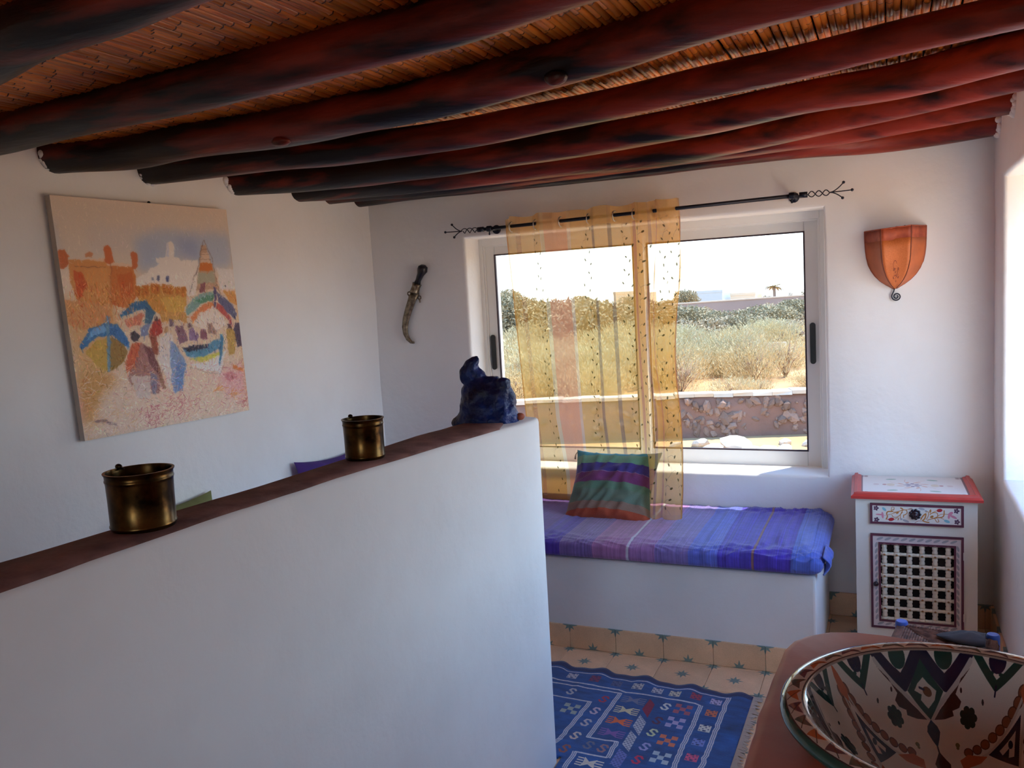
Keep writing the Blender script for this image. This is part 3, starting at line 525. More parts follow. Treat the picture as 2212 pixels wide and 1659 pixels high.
# log beams under the canes
beam_lab = ['nearest thick dark log ceiling beam, cut by the upper left corner',
            'second nearest dark log ceiling beam, long and wavy',
            'third dark log ceiling beam with knots, its left end set in the white wall',
            'fourth log ceiling beam, dark left end over the painting, pale lit edge',
            'fifth log ceiling beam, its left end right of the painting',
            'sixth log ceiling beam, third from the window wall',
            'seventh log ceiling beam, next to last before the window wall',
            'last reddish log ceiling beam, lying against the top of the window wall']
def log_beam(k, pts, r=.065):
    pts = [Vector(p) for p in pts]
    a, b = pts[0], pts[-1]
    sl = (pts[min(2, len(pts) - 1)].y - a.y) / max(.2, (pts[min(2, len(pts) - 1)].x - a.x)); sl = max(-.15, min(.1, sl))
    lx = left_x(a.y) - .12
    if a.x > lx + .05: pts = [Vector((lx, a.y + (lx - a.x) * sl * .5, a.z))] + pts
    else: pts[0] = Vector((lx, a.y, a.z))
    rx = RX + .14
    se = (pts[-1].y - pts[-3].y) / (pts[-1].x - pts[-3].x); se = max(-.5, min(.0, se))
    if b.x < rx - .02: pts.append(Vector((rx, b.y + (rx - b.x) * se * .7, b.z)))
    X = [p.x for p in pts]
    n = 56; out = []; rad = []
    for i in range(n + 1):
        xx = X[0] + (X[-1] - X[0]) * i / n
        # smooth interpolation through the measured points
        acc = Vector((0, 0, 0)); wsum = 0
        for d_ in (-.10, -.05, 0, .05, .10):
            xq = min(max(xx + d_, X[0]), X[-1])
            j = max(q for q in range(len(X) - 1) if X[q] <= xq + 1e-9) if xq < X[-1] else len(X) - 2
            t = (xq - X[j]) / (X[j + 1] - X[j]); acc += pts[j].lerp(pts[j + 1], t)
        p = acc / 5; p.x = xx
        out.append(p); rad.append(r * (1 - (.32 if k == 3 else .20) * min(1, max(0, (xx + 2.6) / 3.0))) * (1 + .07 * noise.noise(Vector((xx * 2.2, k * 3.3, 0)))))
    nn = 22; V = []; F = []
    for i, p in enumerate(out):
        for q in range(nn):
            th = 2 * PI * q / nn
            dx = noise.noise(Vector((p.x * 1.7, math.cos(th) * 1.1 + k * 5, math.sin(th) * 1.1)))
            dd = noise.noise(Vector((p.x * 5, math.cos(th) * 3 + k * 5, math.sin(th) * 3)))
            rr_ = rad[i] * (1 + .055 * dx + .035 * dd)
            V.append((p.x, p.y + rr_ * math.cos(th), p.z + rr_ * math.sin(th)))
    for i in range(n):
        for q in range(nn):
            F.append((i * nn + q, i * nn + (q + 1) % nn, (i + 1) * nn + (q + 1) % nn, (i + 1) * nn + q))
    F.append(tuple(range(nn))[::-1]); F.append(tuple(n * nn + q for q in range(nn)))
    me = mesh('log_beam', V, F, True)
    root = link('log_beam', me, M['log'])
    tag(root, beam_lab[k], 'ceiling beam', 'log beams carrying the cane ceiling')
    return root
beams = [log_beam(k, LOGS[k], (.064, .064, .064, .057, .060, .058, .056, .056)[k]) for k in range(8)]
def knot(parent, c, r, sc=(1, 1, 1)):
    mb = MB(); mb.sphere(c, r, 12, 8, sc)
    mb.v = [(p[0] + .004 * noise.noise(Vector(p) * 40), p[1], p[2] + .004 * noise.noise(Vector(p) * 50)) for p in mb.v]
    o = mb.build('knot', M['log'], parent, smooth=True); return o
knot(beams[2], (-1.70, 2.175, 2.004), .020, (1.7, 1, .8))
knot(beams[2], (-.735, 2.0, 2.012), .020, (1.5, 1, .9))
# crumbled plaster collars where beams enter the walls
def collar(parent, p, r, seed):
    mb = MB(); rr = random.Random(seed)
    for q in range(16):
        th = PI * (1.02 + .96 * q / 15)
        mb.sphere((p[0] + rr.uniform(-.006, .006), p[1] + r * math.cos(th), p[2] + r * math.sin(th)), rr.uniform(.008, .015), 7, 5)
    tag(mb.build('plaster_collar', M['plaster'], parent, smooth=True), 'rough white plaster collar')
collar(beams[7], (RX - .004, LOGS[7][-1][1], 2.045), .050, 1)
collar(beams[6], (RX - .004, LOGS[6][-1][1], 2.050), .050, 2)
collar(beams[5], (RX - .004, LOGS[5][-1][1], 2.056), .050, 3)
for k in (2, 3, 4): collar(beams[k], (left_x(LOGS[k][0][1]) + .004, LOGS[k][0][1], LOGS[k][0][2]), .050, 4 + k)

# ------------------------------------------------------------------ sliding window
wi = empty('window_1', (-1.126, 4.106, .604), kind='structure')
def WB(name, boxes, mat, parent, bev=.003):
    mb = MB()
    for a, b in boxes: mb.box(a, b)
    o = mb.build(name, mat, parent, bevel=bev)
    if parent is wi: o.matrix_parent_inverse = Matrix.Translation(-Vector(wi.location))
    return o
FY = 4.106
def ring(x0, x1, z0, z1, wl_, wr_, wb_, wt_, y0, y1):
    return [((x0, y0, z0), (x0 + wl_, y1, z1)), ((x1 - wr_, y0, z0), (x1, y1, z1)), ((x0 + wl_, y0, z0), (x1 - wr_, y1, z0 + wb_)), ((x0 + wl_, y0, z1 - wt_), (x1 - wr_, y1, z1))]
WB('frame', ring(-2.00, -.262, .585, 1.80, .034, .034, .036, .040, FY - .012, FY + .09), M['alu'], wi)
WB('frame_bead', ring(-1.966, -.296, .619, 1.762, .009, .009, .009, .009, FY - .004, FY + .010), M['alu'], wi, .002)
# left sash (inner track) and right sash (outer track)
def sash(x0, x1, gx0, gx1, y0):
    gz0, gz1 = .698, 1.708
    s = WB('sash', ring(x0, x1, .622, 1.762, gx0 - x0, x1 - gx1, gz0 - .622, 1.762 - gz1, y0, y0 + .03), M['alu'], wi, .005)
    WB('seal', ring(gx0 - .004, gx1 + .004, gz0 - .004, gz1 + .004, .007, .007, .007, .007, y0 - .001, y0 + .012), M['rubber'], s, .001)
    g = MB().add([(gx0, y0 + .015, gz0), (gx1, y0 + .015, gz0), (gx1, y0 + .015, gz1), (gx0, y0 + .015, gz1)], [(0, 1, 2, 3)]).build('pane', M['glass'], s)
    return s
s1 = sash(-1.958, -1.106, -1.903, -1.160, FY + .004)
s2 = sash(-1.150, -.298, -1.098, -.368, FY + .040)
def handle(parent, x, z, y, h):
    pts = []
    mb = MB()
    n = 10
    prof = [(x + .0125 * math.cos(t), z + h / 2 + .0125 * math.sin(t)) for t in [PI * i / n for i in range(n + 1)]] + \
           [(x + .0125 * math.cos(t), z - h / 2 + .0125 * math.sin(t)) for t in [PI + PI * i / n for i in range(n + 1)]]
    m_ = len(prof)
    V = [(a, y, b) for a, b in prof] + [(a, y - .010, b) for a, b in prof]
    mb.add(V, [tuple(range(m_))[::-1], tuple(range(m_, 2 * m_))] + [(i, (i + 1) % m_, m_ + (i + 1) % m_, m_ + i) for i in range(m_)])
    tag(mb.build('handle', M['dark'], parent, auto=True), 'black recessed pull handle')
handle(s1, -1.936, 1.20, FY + .004, .160)
handle(s2, -.336, 1.20, FY + .040, .165)

# right-hand window opening: no glazing bars are seen, only its deep plastered jamb and sill
# ------------------------------------------------------------------ parapet partition
def offs_poly(near_pts, back_pts):
    return near_pts + back_pts[::-1]
nearp = [(-1.185, -.9), (-1.170, .40), (-1.162, .776), (-1.154, 1.118), (-1.121, 1.543), (-1.056, 2.014), (-.992, 2.372), (-.988, 2.392), (-.998, 2.408)]
backp = [(-1.345, -.9), (-1.322, .5), (-1.308, .879), (-1.251, 1.43), (-1.224, 2.056), (-1.19, 2.30), (-1.155, 2.425), (-1.13, 2.447), (-1.10, 2.452)]
def smooth_path(p, n):
    p = [Vector((a[0], a[1], 0)) for a in p]; L_ = [0]
    for a, b in zip(p[:-1], p[1:]): L_.append(L_[-1] + (b - a).length)
    o = []
    for i in range(n + 1):
        s_ = L_[-1] * i / n; j = max(q for q in range(len(p) - 1) if L_[q] <= s_ + 1e-9) if s_ < L_[-1] - 1e-9 else len(p) - 2
        t = (s_ - L_[j]) / (L_[j + 1] - L_[j]); o.append(p[j].lerp(p[j + 1], t))
    return [(q.x, q.y) for q in o]
PZ = 1.12
def partition():
    a = smooth_path(nearp, 60); b = smooth_path(backp, 60)
    V = []; F = []
    levels = [(0, 0), (.4, 0), (.8, 0), (1.05, 0), (PZ - .014, .0), (PZ - .005, .004), (PZ - .001, .012)]
    n = 61
    for z, ins in levels:
        for (ax, ay), (bx, by) in zip(a, b):
            d_ = Vector((bx - ax, by - ay)).normalized()
            w = .003 * noise.noise(Vector((ax * 5, ay * 5, z * 3)))
            V.append((ax + d_.x * (ins + w), ay + d_.y * ins, z)); V.append((bx - d_.x * ins, by - d_.y * ins, z))
    for l in range(len(levels) - 1):
        for i in range(n - 1):
            p, q = (l * n + i) * 2, (l * n + i + 1) * 2; P_, Q_ = ((l + 1) * n + i) * 2, ((l + 1) * n + i + 1) * 2
            F.append((p, q, Q_, P_)); F.append((p + 1, P_ + 1, Q_ + 1, q + 1))
        p, P_ = (l * n) * 2, ((l + 1) * n) * 2; F.append((p, P_, P_ + 1, p + 1))
        p, P_ = (l * n + n - 1) * 2, ((l + 1) * n + n - 1) * 2; F.append((p, p + 1, P_ + 1, P_))
    l = len(levels) - 1
    for i in range(n - 1):
        p, q = (l * n + i) * 2, (l * n + i + 1) * 2; F.append((p, q, q + 1, p + 1))
    me = mesh('wall_partition', V, F, True)
    shade_auto(me, 50)
    w = tag(link('wall_partition', me, M['plaster_smooth']), kind='structure')
    # brown earth capping with a ragged edge
    V = []; F = []
    for i, ((ax, ay), (bx, by)) in enumerate(zip(a, b)):
        if ay > 2.20: f_ = max(0, 1 - (ay - 2.20) / .12)
        else: f_ = 1
        d_ = Vector((bx - ax, by - ay)); L_ = d_.length; d_.normalize()
        e1 = .007 + .005 * noise.noise(Vector((ay * 22, 1, 0))) + (1 - f_) * L_ * .46
        e2 = .006 + .005 * noise.noise(Vector((ay * 19, 7, 0)))
        for t_, zz in ((e1, -.003), (e1 + .006, .0028), ((e1 + L_ - e2) / 2, .004), (L_ - e2 - .006, .0028), (L_ - e2, -.003)):
            V.append((ax + d_.x * t_, ay + d_.y * t_, PZ + zz + .0008 * noise.noise(Vector((ax * 30, ay * 30, t_ * 30)))))
    n5 = 5
    last = max(i for i, (ax, ay) in enumerate(a) if ay <= 2.33)
    for i in range(last):
        for k in range(4): F.append((i * 5 + k, (i + 1) * 5 + k, (i + 1) * 5 + k + 1, i * 5 + k + 1))
    me = mesh('capping', V, F, True)
    tag(link('capping', me, M['earth'], w), 'brown earth-coloured top surface')
    return w
part = partition()
# ------------------------------------------------------------------ built-in bench and mattresses
bench = tag(MB().box((-2.53, 3.27, 0), (-.27, D - .004, .392)).build('bench', M['plaster_smooth'], bevel=.012, seg=3),
            'white plastered built-in bench below the window', 'bench')
shelf_b = MB().box((-2.585, 1.6, 0), (-1.93, 3.262, .392)).build('bench', M['plaster_smooth'], bevel=.012, seg=3)
tag(shelf_b, 'white plastered bench hidden behind the parapet along the wall with the painting', 'bench')
# tile skirting of the bench front
a_ = skirt('baseboard_bench', 0, (-1.86, 3.27, 0), (1, 0, 0), 1.59, phase=0.0, h=.10, t=.008)

def band_canvas(bands, w=1024):
    c = Canvas(w, 64, bands[0][2])
    for a, b, col in bands: c.poly([(a, 0), (b, 0), (b, 1), (a, 1)], col)
    return c
MX0, MX1 = -2.52, -.243
def mu(x): return (x - MX0) / (MX1 - MX0)
bl = [(-2.60, -2.2, (92, 60, 150)), (-2.2, -1.9, (120, 84, 150)), (-1.9, -1.6, (84, 56, 160)), (-1.6, -1.385, (96, 60, 150)), (-1.385, -1.28, (82, 52, 172)), (-1.28, -1.134, (124, 100, 168)),
      (-1.134, -.993, (158, 106, 160)), (-.993, -.982, (205, 205, 225)), (-.982, -.874, (150, 106, 166)), (-.874, -.741, (126, 110, 180)), (-.741, -.629, (92, 104, 200)),
      (-.629, -.499, (74, 58, 178)), (-.499, -.490, (130, 90, 90)), (-.490, -.359, (74, 52, 178)), (-.359, -.2, (84, 104, 196))]
cb = band_canvas([(mu(a), mu(b), c) for a, b, c in bl])
th = rng.normal(0, 1, (1, 1024, 1)).astype(np.float32)
cb.a[..., :3] = np.clip(cb.a[..., :3] * (1 + .07 * th), 0, 1); cb.grain(.02)
mat_img = cb.image('striped_weave')
M['weave'] = material('purple_striped_woven_cotton', (1, 1, 1, 1), 0.85, image=mat_img, var=.15, vscale=30, bump=.3, bscale=60, bdist=.004, sheen=.3)
def rounded_pad(x0, x1, y0, y1, z0, z1, r, nx, ny, wrinkle, seed, uvf):
    """soft slab: closed superellipse section swept along x"""
    V = []; F = []; UV = []
    m = 2 * ny
    prof = []
    for q in range(m):
        th = 2 * PI * q / m
        cx, sx = math.cos(th), math.sin(th)
        px_ = (abs(cx) ** .22) * (1 if cx >= 0 else -1); pz_ = (abs(sx) ** .45) * (1 if sx >= 0 else -1)
        prof.append((px_, pz_))
    for i in range(nx + 1):
        t = i / nx
        e_ = min(t, 1 - t) * (x1 - x0)
        k = 1.0 if e_ > r else math.sqrt(max(0.0, 1 - ((r - e_) / r) ** 2))
        x = x0 + (x1 - x0) * t
        for (a, b) in prof:
            y = (y0 + y1) / 2 + (y1 - y0) / 2 * a * (.93 + .07 * k)
            z = (z0 + z1) / 2 + (z1 - z0) / 2 * b * (.25 + .75 * k)
            p = Vector((x, y, z))
            w = wrinkle(p, b) if b > -.6 else 0
            V.append((x + .004 * noise.noise(p * 9), y + w * .5 * a * (1 if abs(a) > .9 else 0), z + w))
            UV.append(uvf(x, y, z))
    for i in range(nx):
        for q in range(m):
            F.append((i * m + q, i * m + (q + 1) % m, (i + 1) * m + (q + 1) % m, (i + 1) * m + q))
    F.append(tuple(range(m))[::-1]); F.append(tuple(nx * m + q for q in range(m)))
    me = mesh('mattress', V, F, True, uvs=UV)
    bm = bmesh.new(); bm.from_mesh(me); bmesh.ops.recalc_face_normals(bm, faces=bm.faces); bm.to_mesh(me); bm.free()
    return me
def wr1(p, b):
    right = max(0, min(1, (p.x + .80) / .5))
    s = .005 * noise.noise(Vector((p.x * 3, p.y * 5, 1)))
    q = noise.noise(Vector((p.x * 4 + p.y * 5.5, p.y * 24 - p.x * 11, 3)))
    s += (.003 + .009 * right) * max(0, 1 - abs(q) * 5) ** 1.5
    q2 = noise.noise(Vector((p.x * 6, p.y * 32 + p.x * 5, 8)))
    s += .004 * max(0, 1 - abs(q2) * 7)
    if p.y > 3.87: s += .010 * max(0, noise.noise(Vector((p.x * 5, 2, 2))) + .3)
    return s
me = rounded_pad(MX0, MX1, 3.238, 3.928, .394, .474, .05, 260, 46, wr1, 1, lambda x, y, z: (mu(x), .5))
mt = link('mattress', me, M['weave'])
tag(mt, 'bench mattress under a purple and blue striped woven cover, below the window', 'mattress')
# gathered cloth hanging out at the right end of the cover
mb = MB(); V = []; F = []
nu, nv = 18, 12
for i in range(nu + 1):
    for j in range(nv + 1):
        u, v = i / nu, j / nv
        y = 3.262 + .17 * u; z = .468 - .064 * v - .012 * math.sin(u * 9) * v
        x = -.246 + .018 * math.sin(v * PI) + .008 * math.sin(u * 19 + v * 4) * math.sin(v * PI)
        V.append((x, y, z))
for i in range(nu):
    for j in range(nv): F.append((i * (nv + 1) + j, (i + 1) * (nv + 1) + j, (i + 1) * (nv + 1) + j + 1, i * (nv + 1) + j + 1))
me = mesh('tucked_corner', V, F, True, uvs=[(mu(-.3), .5)] * len(V))
tc_ = link('tucked_corner', me, M['weave'], mt)
sm = tc_.modifiers.new('thick', 'SOLIDIFY'); sm.thickness = .004

me = rounded_pad(-2.60, -.98, 0, .56, 0, .08, .05, 120, 24, lambda p, b: .004 * noise.noise(p * 4), 2, lambda x, y, z: ((x + 3.24) / 2.3, .5))
me.transform(Matrix.Translation((0, 0, 0)))
m2 = link('mattress', me, M['weave'])
m2.rotation_euler = (0, 0, PI / 2 + math.radians(-4.3)); m2.location = (-1.915, 4.20, .395)
tag(m2, 'second striped mattress on the bench behind the parapet', 'mattress')

# ------------------------------------------------------------------ cushions
def pillow(name, w, h, t, mat, n=34, pinch=.10, seed=0, crease=.010, uvflip=False):
    V = []; F = []; UV = []
    def P_(u, v, s):
        k = max(0, (1 - abs(u) ** 3.2)) * max(0, (1 - abs(v) ** 3.2))
        x = u * w / 2 * (1 - pinch * (1 - v * v) * (abs(u) ** 2)); y = v * h / 2 * (1 - pinch * (1 - u * u) * (abs(v) ** 2))
        z = s * t * (k ** .55) * .5
        q = noise.noise(Vector((u * 2.6 + seed, v * 2.6 - u * 2.1, 5 * s)))
        z += s * crease * max(0, 1 - abs(q) * 4) * (k ** .3)
        z += .004 * noise.noise(Vector((u * 4, v * 4, seed + s)))
        return (x, y, z)
    for s in (1, -1):
        b = len(V)
        for i in range(n + 1):
            for j in range(n + 1):
                u, v = -1 + 2 * i / n, -1 + 2 * j / n
                p = P_(u, v, s)
                if abs(u) == 1 or abs(v) == 1: p = (p[0], p[1], .0)
                V.append(p); UV.append(((u + 1) / 2, (v + 1) / 2))
        for i in range(n):
            for j in range(n):
                q = (b + i * (n + 1) + j, b + (i + 1) * (n + 1) + j, b + (i + 1) * (n + 1) + j + 1, b + i * (n + 1) + j + 1)
                F.append(q if s > 0 else q[::-1])
    me = mesh(name, V, F, True, uvs=UV)
    return link(name, me, mat)
cc = Canvas(512, 512, (70, 150, 140))
def vb(a, b, col, bow=.03):
    n_ = 16
    up_ = [(i / n_, a + bow * (1 - (2 * i / n_ - 1) ** 2) * -1 + bow) for i in range(n_ + 1)]
    dn_ = [(i / n_, b + bow * (1 - (2 * i / n_ - 1) ** 2) * -1 + bow) for i in range(n_ + 1)]
    cc.poly(up_ + dn_[::-1], col)
for a, b, col in [(-.1, .085, (22, 142, 168)), (.085, .225, (104, 158, 134)), (.225, .355, (66, 54, 138)), (.355, .362, (150, 120, 160)), (.362, .50, (116, 52, 112)), (.50, .60, (92, 128, 108)),
                  (.60, .76, (100, 126, 112)), (.76, .86, (146, 120, 104)), (.86, .985, (176, 78, 48)), (.985, 1.2, (60, 30, 60))]: vb(a, b, col)
cc.grain(.03)
M['cushion'] = material('striped_cushion_cotton', (1, 1, 1, 1), .8, image=cc.image('cushion_stripes'), bump=.2, bscale=120, bdist=.002, sheen=.3)
cu = pillow('cushion', .42, .37, .115, M['cushion'], seed=3, crease=.014)
tag(cu, 'cushion with turquoise, green, indigo, maroon and rust stripes leaning against the window wall', 'cushion')
cu.rotation_euler = (math.radians(52), 0, math.radians(-2))
cu.location = (-1.188, 3.712, .592)
tb = MB().tube([(-.205, .178, 0), (-.212, .160, .003), (-.210, .135, .004)], [.002, .003, .0045], 6).build('tassel', material('cream_thread', srgb(214, 190, 160), .9), cu, smooth=True)
tag(tb, 'small cream corner tassel')
M['olive'] = material('olive_green_cotton', srgb(122, 124, 74), .85, var=.25, vscale=10, bump=.3, bscale=30, bdist=.004)
M['purple'] = material('purple_cotton', srgb(72, 40, 120), .85, var=.3, vscale=12, bump=.4, bscale=25, bdist=.006)
g = pillow('cushion', .44, .40, .10, M['olive'], n=20, seed=9)
g.rotation_euler = (math.radians(74), 0, math.radians(90 - 4.3)); g.location = (left_x(2.43) + .085, 2.465, .565)
tag(g, 'olive green cushion leaning on the left wall, its top edge just above the parapet', 'cushion')
p_ = pillow('cushion', .46, .40, .10, M['purple'], n=20, seed=14)
p_.rotation_euler = (math.radians(74), math.radians(3), math.radians(90 - 4.3)); p_.location = (left_x(3.4) + .085, 3.40, .572)
tag(p_, 'dark purple cushion by the left wall, peeping over the parapet beside the small brass pot', 'cushion')

# ------------------------------------------------------------------ curtain rod and sheer curtain
RYR = 3.846
rod = empty('curtain_rod', (-1.1, RYR, 1.83), label='black wrought iron curtain rod with branching ball finials above the window', cat='curtain rod')
def R_(name, mb, mat=None, parent=rod, **k):
    mb.v = [(p[0] + 1.1, p[1] - RYR, p[2] - 1.83) for p in mb.v]
    return mb.build(name, mat or M['iron'], parent, smooth=True)
def rz_(x): return 1.825 + (x + 1.79) / (1.41) * .021
R_('pole', MB().tube([(-1.825, RYR, rz_(-1.825)), (-.36, RYR, rz_(-.36))], .0085, 10))
for sx, x0 in ((-1, -1.80), (1, -.385)):
    # bracket: wall plate, arm and cup with set screw
    z0 = rz_(x0)
    mb = MB(); mb.tube([(x0, D, z0 + .0), (x0, RYR + .004, z0)], .006, 8); mb.tube([(x0, D, z0), (x0, D - .008, z0)], .022, 14)
    mb.lathe([(.0135, -.012), (.0145, -.008), (.0145, .008), (.0135, .012)], 14, (x0, RYR, z0), axis='X')
    mb.tube([(x0, RYR, z0 - .012), (x0, RYR, z0 - .024)], .0035, 6); mb.sphere((x0, RYR, z0 - .026), .005, 8, 6)
    R_('bracket', mb)
    # finial: sleeve, twisted basket, three sprung prongs with balls
    xs = x0 + sx * .03
    mb = MB(); mb.tube([(xs, RYR, z0), (xs + sx * .032, RYR, z0)], .0125, 12)
    xb = xs + sx * .034; Lb = .085
    for ph in (0, PI):
        mb.tube([(xb + sx * Lb * i / 28, RYR + .0105 * math.cos(ph + i / 28 * 3 * PI), z0 + .0115 * math.sin(ph + i / 28 * 3 * PI)) for i in range(29)], .0022, 6)
    xe = xb + sx * Lb
    for dz, dy, ln in ((.036, .0, .055), (.001, -.012, .088), (-.026, .008, .05)):
        pts = []
        for i in range(9):
            t = i / 8; pts.append((xe + sx * ln * t, RYR + dy * t, z0 + dz * (t ** 1.8)))
        mb.tube(pts, .0024, 6); mb.sphere(pts[-1], .0062, 10, 7)
    R_('finial', mb)
# cloth texture (colour in RGB, thread density in alpha)
CW, CH = 900, 1500
cv = Canvas(CW, CH, (240, 190, 104, .40))
def vstripe(a, b, col): cv.poly([(a, 0), (b, 0), (b, 1), (a, 1)], col)
vstripe(.63, 1.0, (240, 180, 84, .54))
vstripe(0, .012, (196, 136, 60, .72))
vstripe(.045, .066, (206, 150, 90, .46))
vstripe(.190, .212, (236, 214, 176, .42)); vstripe(.212, .315, (224, 160, 128, .60)); vstripe(.315, .330, (230, 200, 180, .42))
vstripe(.452, .468, (150, 122, 96, .62)); vstripe(.535, .551, (150, 122, 96, .62))
vstripe(.640, .675, (196, 124, 82, .62)); vstripe(.735, .75, (180, 130, 96, .6)); vstripe(.79, .81, (206, 140, 92, .6)); vstripe(.985, 1.0, (176, 120, 84, .8))
def vine(u0, seed, col=(84, 70, 30, .95)):
    rr = random.Random(seed); v = .03; p = [(u0, v)]
    ph = rr.uniform(0, 6)
    while v < .985:
        v += .0105
        p.append((u0 + .012 * math.sin(v * 42 + ph) + .006 * math.sin(v * 97), v))
    cv.line(p[::1], 1.3, (150, 120, 70, .7), .8)
    for i in range(3, len(p) - 2, 2):
        (a, b) = p[i]
        sd = 1 if (i // 2) % 2 else -1
        if i % 4 == 3:
            q = (a + sd * rr.uniform(.018, .028), b - rr.uniform(-.004, .012))
            cv.line([(a, b), ((a + q[0]) / 2, b - .006), q], 1.5, (130, 104, 60, .7), .9)
            cv.ell(q[0], q[1], .0031, .0058, col, .97, rot=sd * rr.uniform(.3, 1.2))
        else:
            cv.ell(a + sd * .005, b, .0029, .0056, col, .97, rot=sd * rr.uniform(.2, 1.0))
for u_, s_ in ((.15, 1), (.405, 2), (.60, 3), (.705, 4), (.865, 5), (.93, 6)): vine(u_, s_)
cv.poly([(0, 0), (1, 0), (1, .058), (0, .058)], (232, 186, 128, .62), .72)   # double header
cv.poly([(0, .985), (1, .985), (1, 1), (0, 1)], (214, 160, 80, .6), .6)
cv.grain(.012)
cimg = cv.image('sheer_curtain_print')
cmtr = bpy.data.materials.new('golden_sheer_organza'); cmtr.use_nodes = True
N = cmtr.node_tree.nodes; L = cmtr.node_tree.links; N.clear()
o_ = N.new('ShaderNodeOutputMaterial'); im = N.new('ShaderNodeTexImage'); im.image = cimg; im.extension = 'EXTEND'
tr = N.new('ShaderNodeBsdfTransparent'); tr.inputs[0].default_value = (1.0, .95, .78, 1)
df = N.new('ShaderNodeBsdfDiffuse'); tl = N.new('ShaderNodeBsdfTranslucent'); ad = N.new('ShaderNodeMixShader'); ad.inputs[0].default_value = .55
mx = N.new('ShaderNodeMixShader')
L.new(im.outputs[0], df.inputs[0]); L.new(im.outputs[0], tl.inputs[0]); L.new(df.outputs[0], ad.inputs[1]); L.new(tl.outputs[0], ad.inputs[2])
L.new(im.outputs[1], mx.inputs[0]); L.new(tr.outputs[0], mx.inputs[1]); L.new(ad.outputs[0], mx.inputs[2]); L.new(mx.outputs[0], o_.inputs[0])
M['sheer'] = cmtr
# header snakes through grommets: (x, y-offset from the rod); rod passes behind (-) or in front (+)
hdr = [(-1.712, -.004), (-1.690, -.020), (-1.681, 0), (-1.66, .028), (-1.58, .030), (-1.555, 0), (-1.53, -.030), (-1.45, -.030), (-1.426, 0), (-1.40, .030), (-1.31, .030), (-1.288, 0),
       (-1.26, -.032), (-1.185, -.032), (-1.162, 0), (-1.14, .03), (-1.09, .03), (-1.07, 0), (-1.055, -.034), (-1.00, -.036), (-.985, 0), (-.978, .022), (-.970, 0), (-.958, -.044), (-.905, -.046), (-.885, -.02), (-.872, .012), (-.880, .045), (-.868, .058)]
Ls = [0]
for a, b in zip(hdr[:-1], hdr[1:]): Ls.append(Ls[-1] + math.hypot(b[0] - a[0], b[1] - a[1]))
def hat(s):
    s *= Ls[-1]
    j = max(q for q in range(len(hdr) - 1) if Ls[q] <= s + 1e-9) if s < Ls[-1] - 1e-9 else len(hdr) - 2
    t = (s - Ls[j]) / (Ls[j + 1] - Ls[j]); t = t * t * (3 - 2 * t) * .5 + t * .5
    return hdr[j][0] + (hdr[j + 1][0] - hdr[j][0]) * t, hdr[j][1] + (hdr[j + 1][1] - hdr[j][1]) * t
def hs(s): 
    k = .010; a = [hat(min(1, max(0, s + d))) for d in (-k, 0, k)]
    return sum(p[0] for p in a) / 3, sum(p[1] for p in a) / 3
# stripe layout in s is drawn for an even x spread, so remap u from header x where the cloth is flat
nu, nv = 260, 90
V = []; F = []; UV = []
for j in range(nv + 1):
    v = j / nv
    for i in range(nu + 1):
        s = i / nu
        hx, hy = hs(s)
        ztop = rz_(hx) + .044 + .004 * math.sin(s * 40) - (.012 if s < .03 else 0)
        if hx > -1.0: ztop += .002
        right = max(0, min(1, (hx + 1.10) / .10)); right = right * right * (3 - 2 * right)
        zb = .486 * right + .470 * (1 - right)
        z = ztop + (zb - ztop) * v
        k = max(0, min(1, (1.83 - z) / .25))
        # folds relax below the header; the right part stays bunched
        y = RYR + hy * (1 - .35 * k) * (.85 if right > .5 else 1)
        x = hx
        low = max(0, min(1, (1.80 - z) / 1.2))
        x += (.055 * low) * (1 - s) - (.0 + .025 * math.sin(low * PI)) * right
        x += .010 * low * math.sin(s * 9 + 1)
        y += .010 * low * math.sin(s * 23 + z * 1.2) + .004 * math.sin(s * 61 + z * 3) * low
        if right > 0:
            x += right * (.010 * math.sin(z * 7 + s * 3) + .012 * math.exp(-((z - 1.55) / .16) ** 2) * math.sin(s * 60))
            f_ = max(0, min(1, (.98 - z) / .46)); f_ = f_ * f_ * (3 - 2 * f_)
            y -= right * f_ * .235
            x -= right * f_ * (-.026 + .02 * (1 - s))
        else:
            f_ = 0
        y2 = min(y, D - .006)
        if z < .9 and right <= 0: y2 = max(y2, 3.895)*min(1,(.9-z)/.3) + y2*(1-min(1,(.9-z)/.3))
        V.append((x, y2, z)); UV.append(((hx + 1.712) / .845 * .80 if hx < -1.09 else 0, 1 - v))
# u: proportional to header x on the flat part, to cloth length on the bunched part
sa = next(i / nu for i in range(nu + 1) if hs(i / nu)[0] > -1.09)
for j in range(nv + 1):
    for i in range(nu + 1):
        s = i / nu; q = j * (nu + 1) + i
        hx = hs(s)[0]
        if s < sa: u = (hx + 1.712) / .622 * .64
        else: u = .64 + .36 * (s - sa) / (1 - sa)
        UV[q] = (min(1, max(0, u)), UV[q][1])
for j in range(nv):
    for i in range(nu):
        a = j * (nu + 1) + i; F.append((a, a + 1, a + nu + 2, a + nu + 1))
cme = mesh('cloth', V, F, True, uvs=UV)
cur = empty('curtain', (-1.3, RYR, .48), label='golden sheer curtain with embroidered vines hanging from the black rod', cat='curtain')
cloth = link('cloth', cme, M['sheer'], cur); cloth.matrix_parent_inverse = Matrix.Translation((1.3, -RYR, -.48))
M['chrome'] = material('brushed_steel', (.55, .53, .5, 1), .3, metal=1.0)
